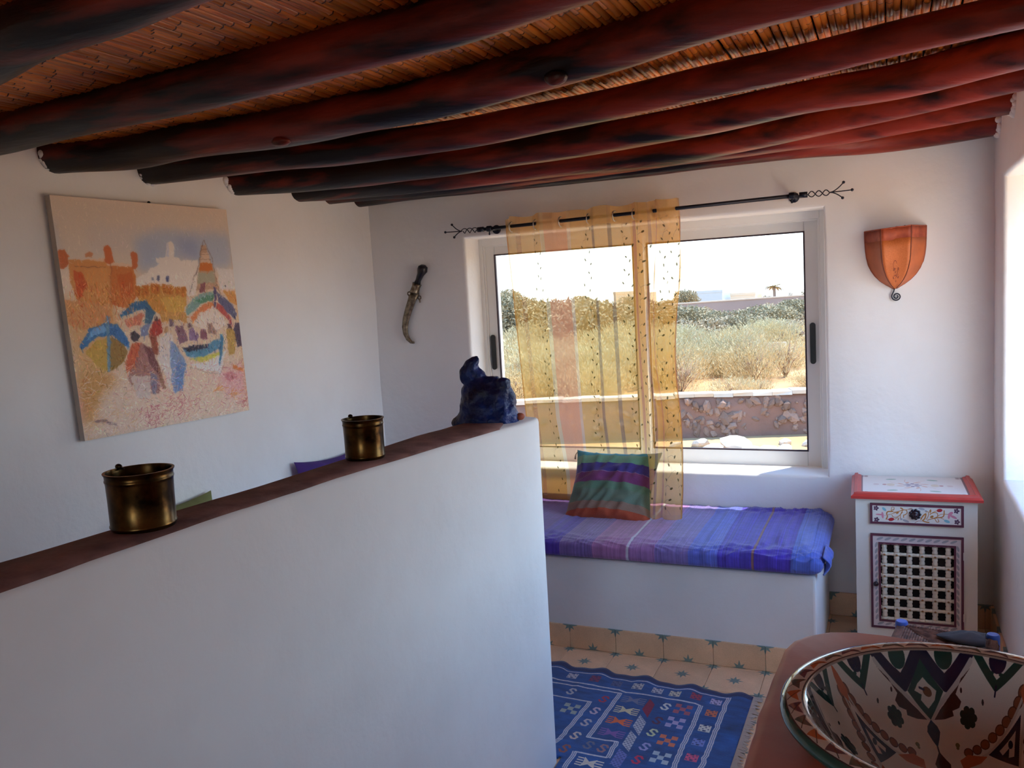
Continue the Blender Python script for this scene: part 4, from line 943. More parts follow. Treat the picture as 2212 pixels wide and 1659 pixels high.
for gx in (-1.681, -1.555, -1.426, -1.288, -1.162, -1.07, -.985):
    mb = MB(); th = PI / 2.6
    z0 = rz_(gx)
    pts = [(gx + .006 * math.sin(t) , RYR + .021 * math.sin(t) * .75, z0 - .004 + .023 * math.cos(t)) for t in [2 * PI * i / 20 for i in range(21)]]
    mb.tube(pts, .0026, 6, caps=False)
    o = mb.build('grommet', M['chrome'], cur, smooth=True); o.matrix_parent_inverse = Matrix.Translation((1.3, -RYR, -.48))

# ------------------------------------------------------------------ painting on the left wall
pc = Canvas(760, 830, (214, 196, 178))
def blur(a, k, it):
    for _ in range(it):
        a = (a + np.roll(a, k, 0) + np.roll(a, -k, 0) + np.roll(a, k, 1) + np.roll(a, -k, 1)) / 5
    return a
splash = []
for n_, e in enumerate(PAINT):
    if n_ == 12:      # sky and ground washes melt into each other
        pc.a[..., :3] = blur(blur(blur(pc.a[..., :3], 11, 5), 5, 5), 2, 4)
    if e[0] == 'p' and min(q[1] for q in e[2]) > .80 and e[1][0] > 180: splash.append(e); continue
    if e[0] == 'p': pc.poly(e[2], e[1], .93)
    else: pc.line(e[3], e[2] * .7, e[1], .85)
# loosen the edges: warp, then lay short brush strokes that pick up the colour below
def fieldn(h, w, cells, amp):
    g = rng.normal(0, 1, (cells + 2, cells + 2)).astype(np.float32)
    yy = np.linspace(0, cells, h); xx = np.linspace(0, cells, w)
    yi = yy.astype(int); xi = xx.astype(int); fy = (yy - yi)[:, None]; fx = (xx - xi)[None, :]
    A_ = g[np.ix_(yi, xi)]; B_ = g[np.ix_(yi, xi + 1)]; C_ = g[np.ix_(yi + 1, xi)]; D_ = g[np.ix_(yi + 1, xi + 1)]
    return amp * ((A_ * (1 - fx) + B_ * fx) * (1 - fy) + (C_ * (1 - fx) + D_ * fx) * fy)
Yg, Xg = np.mgrid[0:pc.h, 0:pc.w]
wx = fieldn(pc.h, pc.w, 90, 1.8) + fieldn(pc.h, pc.w, 30, 1.8); wy = fieldn(pc.h, pc.w, 90, 1.8) + fieldn(pc.h, pc.w, 30, 1.8)
pc.a = pc.a[np.clip((Yg + wy).astype(int), 0, pc.h - 1), np.clip((Xg + wx).astype(int), 0, pc.w - 1)].copy()
bs_ = random.Random(5)
soft = pc.a[..., :3].copy()
for _ in range(3):
    soft = (soft + np.roll(soft, 3, 0) + np.roll(soft, -3, 0) + np.roll(soft, 3, 1) + np.roll(soft, -3, 1)) / 5
pc.a[..., :3] = pc.a[..., :3] * .55 + soft * .45
def stroke(x_, y_, col, ln, an, wd, al): pc.line([(x_, y_), (x_ + ln * math.cos(an), y_ + ln * math.sin(an))], wd, col, al)
for i in range(9000):
    x_, y_ = bs_.random(), bs_.random()
    if y_ < .30 and bs_.random() < .7: continue
    col = pc.a[int(y_ * (pc.h - 1)), int(x_ * (pc.w - 1)), :3] * 255
    jv = 26 if y_ > .35 else 7
    dl = bs_.gauss(0, jv)
    col = tuple(float(np.clip((c - 150) * 1.12 + 150 + dl + bs_.uniform(-jv * .6, jv * .6), 0, 255)) for c in col)
    an = bs_.gauss(.5, .9) if y_ > .75 else bs_.gauss(1.5, .7)
    stroke(x_, y_, col, bs_.uniform(.004, .020), an, bs_.uniform(1.2, 4.0), .55)
for e in splash:          # splashes as loose dabs
    cx = sum(q[0] for q in e[2]) / len(e[2]); cy = sum(q[1] for q in e[2]) / len(e[2])
    sx = max(q[0] for q in e[2]) - min(q[0] for q in e[2]); sy = max(q[1] for q in e[2]) - min(q[1] for q in e[2])
    for i in range(int(900 * (sx * sy) ** .5)):
        jj = bs_.uniform(-26, 26)
        stroke(cx + bs_.gauss(0, .30) * sx, cy + bs_.gauss(0, .30) * sy, tuple(max(0, min(255, c + jj)) for c in e[1]), bs_.uniform(.006, .03), bs_.gauss(-.3, .8), bs_.uniform(1, 3.2), .55)
for i in range(900):      # white scumble and pink dabs on the ground, dark accents in the crowd
    x_ = bs_.random(); y_ = .72 + .28 * bs_.random()
    c_ = bs_.choice([(240, 222, 210), (236, 214, 204), (214, 130, 140), (186, 90, 104), (224, 168, 120), (238, 224, 214)])
    if x_ < .3 and c_[0] < 230: c_ = (226, 178, 118)
    stroke(x_, y_, c_, bs_.uniform(.008, .04), bs_.gauss(-.4, .7), bs_.uniform(1, 3), .45)
for i in range(260):
    x_ = bs_.uniform(.45, .98); y_ = bs_.uniform(.52, .68)
    stroke(x_, y_, bs_.choice([(70, 50, 80), (120, 60, 60), (200, 140, 80), (240, 226, 214), (60, 90, 150)]), bs_.uniform(.004, .014), bs_.gauss(1.4, .5), bs_.uniform(1, 2.2), .55)
for i in range(200):
    x_ = bs_.uniform(.02, .36); y_ = bs_.uniform(.34, .52)
    stroke(x_, y_, bs_.choice([(226, 120, 48), (232, 176, 110), (196, 70, 34), (238, 200, 150)]), bs_.uniform(.01, .035), bs_.gauss(1.4, .4), bs_.uniform(1, 3), .45)
pc.a[..., :3] = np.clip((pc.a[..., :3] - .5) * 1.06 + .54, 0, 1)
pc.grain(.012)
M['painting'] = material('oil_painting', (1, 1, 1, 1), .6, image=pc.image('harbour_painting'), bump=.25, bscale=60, bdist=.003)
M['canvas'] = material('primed_canvas_edge', srgb(190, 178, 165), .85, var=.12, vscale=20)
q0 = [Vector(p) for p in ((-2.648, 2.140, 1.0636), (-2.588, 2.933, 1.0595), (-2.5906, 2.903, 1.9257), (-2.6504, 2.108, 1.9289))]
q0 = [Vector((left_x(p.y) + .034, p.y, p.z)) for p in q0]
nrmv = (q0[1] - q0[0]).cross(q0[3] - q0[0]).normalized()
pnt = empty('painting', (q0[0] + q0[1]) / 2, label='unframed canvas painting of a harbour with boats, robed figures and orange fortress', cat='painting')
pnt_i = Matrix.Translation(-Vector(pnt.location))
b0_ = [p - nrmv * .026 for p in q0]
me = mesh('canvas', [tuple(p) for p in q0 + b0_], [(0, 1, 2, 3), (4, 7, 6, 5), (0, 4, 5, 1), (1, 5, 6, 2), (2, 6, 7, 3), (3, 7, 4, 0)],
          uvs=[(0, 0), (1, 0), (1, 1), (0, 1)] * 2, mats=[0, 1, 1, 1, 1, 1])
cvs = link('canvas', me, [M['painting'], M['canvas']], pnt); cvs.matrix_parent_inverse = pnt_i
nl = MB().sphere(((q0[2] + q0[3]) / 2 + Vector((-.012, .02, .004))), .006, 8, 6).build('nail', M['iron'], pnt, smooth=True); nl.matrix_parent_inverse = pnt_i

# ------------------------------------------------------------------ dagger on the back wall
dg = empty('dagger', (-2.31, D, 1.47), label='curved dagger with black hilt and silver scabbard hanging on the white back wall', cat='dagger')
dgi = Matrix.Translation(-Vector(dg.location))
def dpart(name, mb, mat, **k):
    o = mb.build(name, mat, dg, smooth=True); o.matrix_parent_inverse = dgi
    if k: tag(o, **k)
    return o
M['ebony'] = material('black_horn', (.012, .010, .014, 1), .35)
M['silver'] = material('tarnished_silver', srgb(150, 138, 120), .38, metal=.9, col2=srgb(96, 82, 66), vscale=60, bump=.6, bscale=170, bdist=.002)
yd = D - .016
dpart('hilt', MB().tube([(-2.224, yd, 1.678), (-2.226, yd, 1.668), (-2.232, yd, 1.650), (-2.245, yd, 1.628), (-2.260, yd, 1.600), (-2.272, yd, 1.575)], [.010, .024, .027, .018, .014, .019], 14, upv=(0, 1, 0)), M['ebony'], label='black waisted hilt')
dpart('collar', MB().tube([(-2.268, yd, 1.583), (-2.275, yd, 1.568), (-2.285, yd, 1.545), (-2.288, yd, 1.538)], [.025, .022, .023, .027], 14, upv=(0, 1, 0)), M['silver'])
sc_p = [(-2.288, 1.538), (-2.312, 1.500), (-2.336, 1.450), (-2.356, 1.400), (-2.366, 1.360), (-2.364, 1.325), (-2.352, 1.297), (-2.334, 1.279), (-2.322, 1.276)]
dpart('scabbard', MB().tube([(a + .006, yd, b) for a, b in sc_p], [.025, .023, .021, .019, .017, .015, .012, .009, .006], 14, upv=(0, 1, 0), flat=.6), M['silver'], label='curved silver scabbard')
dpart('tip_ball', MB().sphere((-2.312, yd, 1.276), .006, 8, 6), M['silver'])
for sx, dz in ((-1, .006), (1, -.018)):
    cx, cz = -2.290 + sx * .030, 1.528 + dz
    mb = MB()
    mb.tube([(cx + .009 * math.cos(t), yd, cz + .009 * math.sin(t)) for t in [2 * PI * i / 12 for i in range(13)]], .0035, 6, caps=False)
    mb.tube([(cx, yd, cz - .008), (cx + .002 * sx, yd, cz - .026)], .0045, 6)
    dpart('carrying_ring', mb, M['silver'])


# ------------------------------------------------------------------ wall lamp
lc = Canvas(256, 256, (206, 112, 56))
def hen(pts, w=3, c_=(120, 50, 26)): lc.line(pts, w, c_, .8)
hen([(.46 + .07 * math.cos(t), .37 + .07 * math.sin(t)) for t in np.linspace(1.2, 6.0, 16)], 3)
for k in range(5):
    a0 = PI / 2 + k * 2 * PI / 5
    hen([(.5, .56), (.5 + .13 * math.cos(a0 + .3), .56 + .12 * math.sin(a0 + .3))], 2.5); lc.ell(.5 + .15 * math.cos(a0), .56 + .14 * math.sin(a0), .03, .03, (120, 50, 26), .7)
for k in range(26): lc.ell(random.gauss(.5, .07), random.gauss(.58, .06), .012, .012, (110, 46, 24), .6)
lc.grain(.02, 3)
lm_img = lc.image('henna_motif')
M['hide'] = material('orange_goatskin_henna', (1, 1, 1, 1), .55, image=lm_img, var=.18, vscale=12)
M['hide_plain'] = material('orange_goatskin', srgb(204, 108, 58), .55, var=.22, vscale=14)
M['hide_band'] = material('stained_goatskin_band', srgb(186, 88, 52), .6, col2=srgb(150, 64, 40), vscale=26)
lamp = empty('wall_lamp', (.010, D, 1.55), label='orange goatskin wall lamp with henna motif and iron curl, right of the window', cat='lamp')
li = Matrix.Translation(-Vector(lamp.location))
def lp(name, me_or_mb, mat, **k):
    o = me_or_mb.build(name, mat, lamp, smooth=True) if isinstance(me_or_mb, MB) else link(name, me_or_mb, mat, lamp)
    o.matrix_parent_inverse = li
    if k: tag(o, **k)
    return o
LW = .116
half = [(-LW, 0.0), (-.052, -.118), (.060, -.120), (LW + .002, 0.0)]       # plan of the shade, y away from the wall
levels = [(1.681, 1.0), (1.660, .996), (1.634, .99), (1.60, .975), (1.57, .945), (1.54, .89), (1.515, .80), (1.49, .66), (1.47, .50), (1.453, .31), (1.441, .14), (1.434, .05)]
def lpt(p, q):
    z, s = levels[q]; zz = z + (.004 if p[0] > 0 else -.003) * (1 if q < 3 else .3)
    return (.010 + p[0] * s, D - .002 + p[1] * s, zz)
for k in range(3):
    a, b = half[k], half[k + 1]
    for nm, q0_, q1_, mat in (('shade_band', 0, 2, M['hide_band']), ('shade_panel', 2, len(levels) - 1, M['hide'] if k == 1 else M['hide_plain'])):
        V = []; F = []; UV = []
        for q in range(q0_, q1_ + 1):
            for i in range(9):
                t = i / 8; bow = -.006 * math.sin(t * PI)
                p = (a[0] + (b[0] - a[0]) * t, a[1] + (b[1] - a[1]) * t)
                P3 = lpt(p, q); nx_, ny_ = (b[1] - a[1]), -(b[0] - a[0]); ll = math.hypot(nx_, ny_)
                V.append((P3[0] - nx_ / ll * bow * levels[q][1] * -1, P3[1] + ny_ / ll * -bow * levels[q][1] * -1, P3[2])); UV.append((t, 1 - (q - q0_) / (q1_ - q0_)))
        for q in range(q1_ - q0_):
            for i in range(8): F.append((q * 9 + i, q * 9 + i + 1, (q + 1) * 9 + i + 1, (q + 1) * 9 + i))
        o = lp(nm, mesh(nm, V, F, True, uvs=UV), mat)
        so = o.modifiers.new('skin', 'SOLIDIFY'); so.thickness = .0015
for k in range(4):
    lp('wire_rib', MB().tube([lpt(half[k], q) for q in range(len(levels))], .0024, 6), M['hide_band'] if k in (0, 3) else material('dark_stitching', srgb(110, 52, 34), .7))
mb = MB(); mb.tube([lpt(p, 0) for p in half], .0022, 6); lp('rim_wire', mb, M['hide_band'])
sp = []
for i in range(40):
    t = i / 39 * 1.75 * 2 * PI; r = .0185 * (1 - i / 50)
    sp.append((.014 + r * math.cos(t + PI * .85), D - .012, 1.402 + r * math.sin(t + PI * .85)))
mb = MB(); mb.tube([(.008, D - .01, 1.440), (.004, D - .012, 1.424)] + sp, .0025, 8, upv=(0, 1, 0)); lp('iron_curl', mb, M['iron'], label='black iron spiral curl')
lp('nail', MB().sphere((.048, D - .006, 1.689), .004, 8, 6), M['iron'])

# ------------------------------------------------------------------ brass pots on the parapet
M['brass'] = material('aged_brass', srgb(98, 70, 36), .28, metal=1.0, col2=srgb(38, 27, 16), vscale=26, bump=.15, bscale=60, bdist=.002)
def brass_pot(loc, r, h, label, lug):
    t = empty('brass_pot', loc, label=label, cat='pot', group=None)
    w = .0022
    prof = [(r * .90, 0), (r * .915, .003), (r * .93, h * .05), (r * .945, h * .06), (r * .945, h * .085), (r * .925, h * .10), (r * .93, h * .5), (r * .945, h * .80), (r * .955, h * .84), (r * .97, h * .85),
            (r * .97, h * .872), (r * .955, h * .885), (r * .96, h * .95), (r * 1.0, h * .985), (r * 1.0, h), (r - w * 2, h), (r * .93 - w, h * .93), (r * .93 - w, .006), (.0005, .006)]
    MB().lathe(prof, 48).build('body', M['brass'], t, auto=True)
    mb = MB(); a = lug
    mb.sphere((r * .97 * math.cos(a), r * .97 * math.sin(a), h + .002), r * .10, 10, 8, (1.3, .8, .9)); mb.sphere((r * .84 * math.cos(a), r * .84 * math.sin(a), h - .001), r * .07, 8, 6, (1.6, .8, .5))
    o = mb.build('thumb_lug', M['brass'], t, smooth=True)
    return t
brass_pot((-1.232, 1.100, PZ + .003), .0600, .1035, 'larger brass pot on the near end of the parapet', math.radians(172))
brass_pot((-1.180, 1.733, PZ + .003), .0515, .0985, 'smaller brass pot farther along the parapet, beside the purple cushion', math.radians(160))

# ------------------------------------------------------------------ blue hooded figurine at the end of the parapet
M['blue'] = material('dark_blue_painted_clay', srgb(7, 42, 108), .45, col2=srgb(4, 13, 42), vscale=14, bump=.9, bscale=34, bdist=.012, ramp=(.3, .6))
M['terra'] = material('terracotta', srgb(150, 74, 48), .7)
fg = empty('figurine', (-1.135, 2.335, PZ), label='dark blue hooded seated figurine at the far end of the parapet', cat='figurine')
mb = MB()
def blob(x, y, z, r, sc=(1, 1, 1)): mb.sphere((x + 1.135, y - 2.335, z - PZ), r, 20, 14, sc)
blob(-1.140, 2.335, 1.125, .098, (1.0, .80, .42)); blob(-1.145, 2.335, 1.15, .083, (.95, .8, .8)); blob(-1.215, 2.325, 1.118, .034, (1.0, 1.3, .7)); blob(-1.070, 2.33, 1.135, .040, (.95, 1.2, 1.3))
blob(-1.155, 2.34, 1.195, .066, (1.0, .85, .85)); blob(-1.09, 2.335, 1.180, .052, (.95, .9, 1.25)); blob(-1.072, 2.325, 1.232, .024, (1.0, 1, .95)); blob(-1.125, 2.34, 1.236, .032, (1.5, .9, .6))
blob(-1.185, 2.335, 1.262, .032, (1.0, .9, 1.15)); blob(-1.182, 2.335, 1.284, .026, (.95, .9, 1.0)); blob(-1.166, 2.335, 1.304, .016, (1, .9, 1.1)); blob(-1.159, 2.335, 1.314, .010, (1, .9, 1.2)); blob(-1.165, 2.34, 1.262, .026, (1.0, .9, .8))
me = mb.me('body')
body = link('body', me, M['blue'], fg)
rm = body.modifiers.new('remesh', 'REMESH'); rm.mode = 'VOXEL'; rm.voxel_size = .0045; rm.use_smooth_shade = True
smo = body.modifiers.new('smooth', 'SMOOTH'); smo.factor = .6; smo.iterations = 9
tx = bpy.data.textures.new('folds', 'CLOUDS'); tx.noise_scale = .035
dm = body.modifiers.new('folds', 'DISPLACE'); dm.texture = tx; dm.strength = .016; dm.mid_level = .5
ft = MB().sphere((.103, .012, .012), .014, 10, 8, (1, 1.2, .8)).build('foot', M['terra'], fg, smooth=True); tag(ft, 'small terracotta foot')
# ------------------------------------------------------------------ blue kilim runner
RX0, RX1, RW = -1.92, -.468, .86
rc = Canvas(1936, 1147, (24, 76, 140))
nz_ = fieldn(1147, 1936, 60, .035) + fieldn(1147, 1936, 14, .03)
rc.a[..., :3] = np.clip(rc.a[..., :3] * (1 + 2.2 * nz_[..., None]) , 0, 1)
def ru(x, w): return ((x - RX0) / (RX1 - RX0), w / RW)
WL = (205, 204, 210)
def rline(pts, wd, col=WL, triple=False):
    k = 1936 / (RX1 - RX0)
    w_ = fieldn(4, 64, 30, .0016)[0]
    P_ = []
    for a, b in zip(pts[:-1], pts[1:]):
        n = max(2, int(math.hypot(b[0] - a[0], b[1] - a[1]) / .02))
        P_ += [(a[0] + (b[0] - a[0]) * i / n, a[1] + (b[1] - a[1]) * i / n) for i in range(n)]
    P_.append(pts[-1])
    P_ = [(p[0] + w_[(i * 3) % 64], p[1] + w_[(i * 5 + 20) % 64]) for i, p in enumerate(P_)]
    if triple:
        for d_ in (-.0062, 0, .0062): rc.line([ru(p[0] + d_, p[1]) for p in P_], .0042 * k, col, .95)
    else: rc.line([ru(*p) for p in P_], wd * k, col, .92)
rline([(-1.9, .052), (-1.25, .052), (-.556, .041)], .006)
rline([(-1.9, .137), (-1.2, .138), (-.95, .132), (-.92, .142), (-.785, .131), (-.66, .130), (-.640, .137)], .0085)
rline([(-.556, .043), (-.556, .86)], .02, triple=True)
rline([(-.638, .135), (-.638, .80), (-1.9, .80)], .02, triple=True)
ra = RUG['A']
for a, b in zip(ra[:-1], ra[1:]): rline([a, b], .008, triple=abs(a[0] - b[0]) < abs(a[1] - b[1]))
rline([(ra[0][0] - .5, ra[0][1]), ra[0]], .008)
rk = RUG['C']
rline([(rk[0][0] - .45, rk[0][1]), rk[0], rk[1]], .008); rline([rk[1], rk[2]], .008, triple=True); rline([rk[2], (rk[2][0] - .02, .6)], .008, triple=True)
def rpoly(c, pts, col): rc.poly([ru(c[0] + a, c[1] + b) for a, b in pts], col, .95)
def rb(c, x0, y0, x1, y1, col): rpoly(c, [(x0, y0), (x1, y0), (x1, y1), (x0, y1)], col)
def lift(c): return tuple(min(255, int(v * 1.14 + 6)) for v in c)
for k_ in ('sq', 'S', 'X', 'B'): RUG[k_] = [(c, lift(col)) for c, col in RUG[k_]]
for c, col in RUG['sq']:
    rb(c, -.020, -.022, .020, .022, col)
    dk = (30, 55, 105)
    for i in range(4):
        for j in range(4):
            if (i + j) % 2: rb(c, -.018 + i * .0095, -.020 + j * .0105, -.0125 + i * .0095, -.0145 + j * .0105, dk)
    for sx in (-.021, .013):
        rb(c, -.005, sx - .002, .004, sx + .006, dk)
for c, col in RUG['S']:
    k = 1936 / (RX1 - RX0)
    rc.line([ru(c[0] + a, c[1] + b) for a, b in ((.014, -.012), (.008, -.022), (-.004, -.022), (-.009, -.010), (.009, .008), (.004, .020), (-.008, .020), (-.015, .010))], .0088 * k, col, .95)
for c, col in RUG['X']:
    for a, b in ((0, 0), (-.020, -.022), (.020, -.022), (-.020, .022), (.020, .022)): rb((c[0] + a, c[1] + b), -.0105, -.012, .0105, .012, col)
for c, col in RUG['B']:
    rpoly(c, [(-.020, -.028), (0, -.008), (.024, -.026), (.020, 0), (.026, .024), (0, .008), (-.022, .026), (-.018, 0)], col)
    for t in (-.02, -.006, .008, .02): rb((c[0] + .034, c[1] + t), -.012, -.003, .014, .003, col); rb((c[0] - .03, c[1] + t), -.012, -.003, .010, .003, col)
for pts, col in RUG['D']:
    rc.poly([ru(*p) for p in pts], col, .95)
    if col[0] > 150 or col[2] > 180:
        cx = sum(p[0] for p in pts) / 4; cy = sum(p[1] for p in pts) / 4
        for i in range(-5, 6):
            for j in range(-9, 10):
                q = (cx + i * .013 + (.0065 if j % 2 else 0), cy + j * .0095)
                ins = False; n4 = len(pts)
                for a, b in zip(pts, pts[1:] + pts[:1]):
                    if (a[1] > q[1]) != (b[1] > q[1]) and q[0] < (b[0] - a[0]) * (q[1] - a[1]) / (b[1] - a[1]) + a[0]: ins = not ins
                if ins: rb(q, -.0035, -.002, .0035, .002, (45, 70, 120))
# the half of the runner that the parapet hides carries on with the same kinds of motif
for k_ in range(5):
    x_ = -1.42 - .1 * k_
    for w_, cl in ((.09, (165, 160, 165)), (.25, (150, 75, 85)), (.40, (180, 175, 170)), (.52, (190, 100, 65))):
        rb((x_, w_), -.018, -.02, .018, .02, cl); rb((x_, w_), -.006, -.007, .006, .007, (30, 55, 105))
rc.poly([(0, 0), (1, 0), (1, .035), (0, .05)], (24, 32, 78), .75)
lin = (1 + .05 * rng.normal(0, 1, (1147, 1, 1))).astype(np.float32)
rc.a[..., :3] = np.clip(rc.a[..., :3] * lin, 0, 1); rc.grain(.022)
M['kilim'] = material('blue_kilim_weave', (1, 1, 1, 1), .9, image=rc.image('kilim_pattern'), bump=.4, bscale=140, bdist=.002, sheen=.2)
V = []; F = []; UV = []
nx, ny = 150, 70
for i in range(nx + 1):
    for j in range(ny + 1):
        t, w = i / nx, j / ny
        x = RX0 + (RX1 - RX0) * t
        ye = 3.03 - .087 * (x + .466) + (.010 * math.sin(x * 34) + .006 * math.sin(x * 71 + 1)) * max(0, 1 - w * 6)
        y = ye - RW * w
        xx = x + (.004 * math.sin(y * 60) if t > .98 else 0)
        z = .006 + .003 * noise.noise(Vector((x * 4, y * 5, 0))) + .0022 * math.sin(x * 34) * max(0, 1 - w * 5)
        V.append((xx, y, z)); UV.append((t, 1 - w))
for i in range(nx):
    for j in range(ny):
        if (V[(i + 1) * (ny + 1) + j + 1][1] < 2.462 and V[i * (ny + 1) + j][0] < -1.03) or (V[(i + 1) * (ny + 1) + j + 1][1] < 2.425 and V[i * (ny + 1) + j][0] < -.992): continue
        F.append((i * (ny + 1) + j, i * (ny + 1) + j + 1, (i + 1) * (ny + 1) + j + 1, (i + 1) * (ny + 1) + j))
rug = empty('runner_rug', (-1.1, 2.8, 0), label='blue woven runner rug with white lines and small coloured motifs on the star tiles', cat='rug')
rw = link('weave', mesh('weave', V, F, True, uvs=UV), M['kilim'], rug); rw.matrix_parent_inverse = Matrix.Translation((1.1, -2.8, 0))
so = rw.modifiers.new('thick', 'SOLIDIFY'); so.thickness = .004; so.offset = -1
M['fringe'] = material('off_white_wool_fringe', srgb(196, 184, 172), .95)
mb = MB()
y = 3.026
while y > 2.175:
    x0 = RX1 - .004; l = random.uniform(.016, .036); dy = random.uniform(-.010, .010)
    mb.tube([(x0, y, .007), (x0 + l * .5, y + dy * .4, .006), (x0 + l, y + dy, .003)], [.0022, .0026, .0016], 4)
    y -= .0042
fo = mb.build('fringe', M['fringe'], rug); fo.matrix_parent_inverse = Matrix.Translation((1.1, -2.8, 0)); tag(fo, 'off-white wool fringe', kind='stuff')

# ------------------------------------------------------------------ painted cabinet
M['cabwhite'] = material('cream_white_paint', srgb(228, 226, 216), .45, var=.06, vscale=5)
M['red'] = material('vermilion_paint', srgb(196, 62, 56), .35, var=.12, vscale=16)
M['plum'] = material('plum_paint', srgb(98, 46, 66), .45, var=.15, vscale=30)
M['knob'] = material('dark_turned_wood', srgb(44, 28, 36), .3)
cab = empty('cabinet', (-.142, 3.562, 0), (0, 0, math.radians(1.6)), label='white painted cabinet with red-edged top, floral drawer and lattice door in the corner', cat='cabinet')
CWd, CDp, CHt = .427, .345, .632
mb = MB()
mb.box((0, 0, 0), (.053, .018, CHt)).box((.380, 0, 0), (CWd, .018, CHt)).box((.053, 0, 0), (.380, .018, .105)).box((.053, 0, .488), (.380, .018, .528)).box((.053, 0, .610), (.380, .018, CHt))
mb.box((0, .018, 0), (.016, CDp, CHt)).box((CWd - .016, .018, 0), (CWd, CDp, CHt)).box((.016, CDp - .012, 0), (CWd - .016, CDp, CHt)).box((.016, .018, .06), (CWd - .016, CDp - .012, .075)).box((.016, .018, .50), (CWd - .016, CDp - .012, .51))
mb.build('carcass', M['cabwhite'], cab)
M['inside'] = material('cabinet_inside_shade', srgb(26, 20, 18), .9)
MB().box((.0162, .016, .0752), (CWd - .0162, .030, .4998)).build('inside_shade', M['inside'], cab)  # dark sheet standing in for the shade behind the lattice
# top with mitred moulding on three sides
tc2 = Canvas(820, 680, (232, 228, 226))
def fl_(c, x, y, rx, ry, col, al=.8, rot=0): c.ell(x, y, rx, ry, col, al, rot)
pale = [(206, 150, 130), (150, 176, 160), (220, 190, 160), (196, 140, 150), (130, 110, 140)]
for k in range(8):
    a = k * PI / 4
    fl_(tc2, .5 + .055 * math.cos(a), .5 + .07 * math.sin(a), .034, .018, (132, 112, 146), .85, a)
    fl_(tc2, .5 + .12 * math.cos(a + .4), .5 + .15 * math.sin(a + .4), .045, .016, (214, 160, 140), .7, a + 1)
    tc2.line([(.5 + r * math.cos(a + 2.2 * r), .5 + 1.25 * r * math.sin(a + 2.2 * r)) for r in np.linspace(.08, .25, 12)], 5, (214, 168, 140), .7)
for sx in (-1, 1):
    for sy in (-1, 1): fl_(tc2, .5 + sx * .20, .5 + sy * .30, .055, .03, (128, 168, 148), .8, .3 * sx)
    fl_(tc2, .5 + sx * .21, .5, .04, .07, (220, 200, 170), .7); fl_(tc2, .5 + sx * .27, .5, .02, .035, (190, 120, 120), .8); fl_(tc2, .5 + sx * .35, .5, .03, .04, (212, 190, 188), .7)
for x in (.03, .97):
    for y in (.05, .95):
        for k in range(4): fl_(tc2, x + .03 * math.cos(k * 1.57 + .8), y + .035 * math.sin(k * 1.57 + .8), .022, .02, (120, 84, 96), .8)
tc2.poly([(0, 0), (.018, 0), (.018, 1), (0, 1)], (110, 66, 82)); tc2.poly([(.982, 0), (1, 0), (1, 1), (.982, 1)], (110, 66, 82))
tc2.grain(.01)
M['ctop'] = material('painted_flower_medallion', (1, 1, 1, 1), .3, image=tc2.image('cabinet_top_flowers'))
top = MB().box((-.002, -.004, CHt), (CWd + .002, CDp, CHt + .010)).build('top', M['cabwhite'], cab)
pz = CHt + .0105
quad_uv('painted_panel', (.020, .020, pz), (CWd - .020, .020, pz), (CWd - .020, CDp, pz), (.020, CDp, pz), M['ctop'], top)
def moulding(p, q, inn_p, inn_q, name):
    """stepped bar from outer edge p-q to inner edge, mitred"""
    steps = [(0.0, -.004), (0.0, .006), (.25, .012), (.30, .019), (.62, .021), (.66, .016), (1.0, .012), (1.0, -.0)]
    V = []
    for e0, e1 in ((p, inn_p), (q, inn_q)):
        for t, z in steps: V.append((e0[0] + (e1[0] - e0[0]) * t, e0[1] + (e1[1] - e0[1]) * t, CHt + z))
    n = len(steps)
    F = [(i, (i + 1) % n, n + (i + 1) % n, n + i) for i in range(n)] + [tuple(range(n))[::-1], tuple(range(n, 2 * n))]
    me = mesh(name, V, F)
    bm = bmesh.new(); bm.from_mesh(me); bmesh.ops.recalc_face_normals(bm, faces=bm.faces); bm.to_mesh(me); bm.free()
    return link(name, me, M['red'], top)
A0, B0, C0, D0 = (-.016, -.020), (CWd + .018, -.020), (CWd + .018, CDp + .004), (-.016, CDp + .004)
A1, B1, C1, D1 = (.022, .018), (CWd - .020, .018), (CWd - .020, CDp + .004), (.022, CDp + .004)
moulding(A0, B0, A1, B1, 'edge_moulding'); moulding(B0, C0, B1, C1, 'edge_moulding'); moulding(D0, A0, D1, A1, 'edge_moulding')
# drawer
dc = Canvas(1040, 250, (226, 220, 212))
def dz(zx, zy):
    u = (zx - 172) / (2035 - 172); v = (zy - (210 + 82 * u)) / 430
    return (u, v)
oc, pk, rd_, bl_, pl, gy = (186, 122, 60), (214, 138, 156), (176, 44, 52), (130, 184, 196), (90, 58, 82), (164, 164, 172)
def dl(pts, w, col): 
    P_ = [Vector((*dz(*p), 0)) for p in pts]; o = []
    for i in range(len(P_) - 1):
        p0, p1, p2, p3 = P_[max(0, i - 1)], P_[i], P_[i + 1], P_[min(len(P_) - 1, i + 2)]
        for k in range(8):
            t = k / 8
            o.append(.5 * ((2 * p1) + (p2 - p0) * t + (2 * p0 - 5 * p1 + 4 * p2 - p3) * t * t + (3 * p1 - p0 - 3 * p2 + p3) * t ** 3))
    o.append(P_[-1]); dc.line([(q.x, q.y) for q in o], w, col)
def de(x, y, rx, ry, col, rot=0.0):
    u, v = dz(x, y); n = 18; c_, s_ = math.cos(rot), math.sin(rot)
    dc.poly([dz(x + rx * math.cos(2 * PI * i / n) * c_ - ry * math.sin(2 * PI * i / n) * s_, y + rx * math.cos(2 * PI * i / n) * s_ + ry * math.sin(2 * PI * i / n) * c_) for i in range(n)], col)
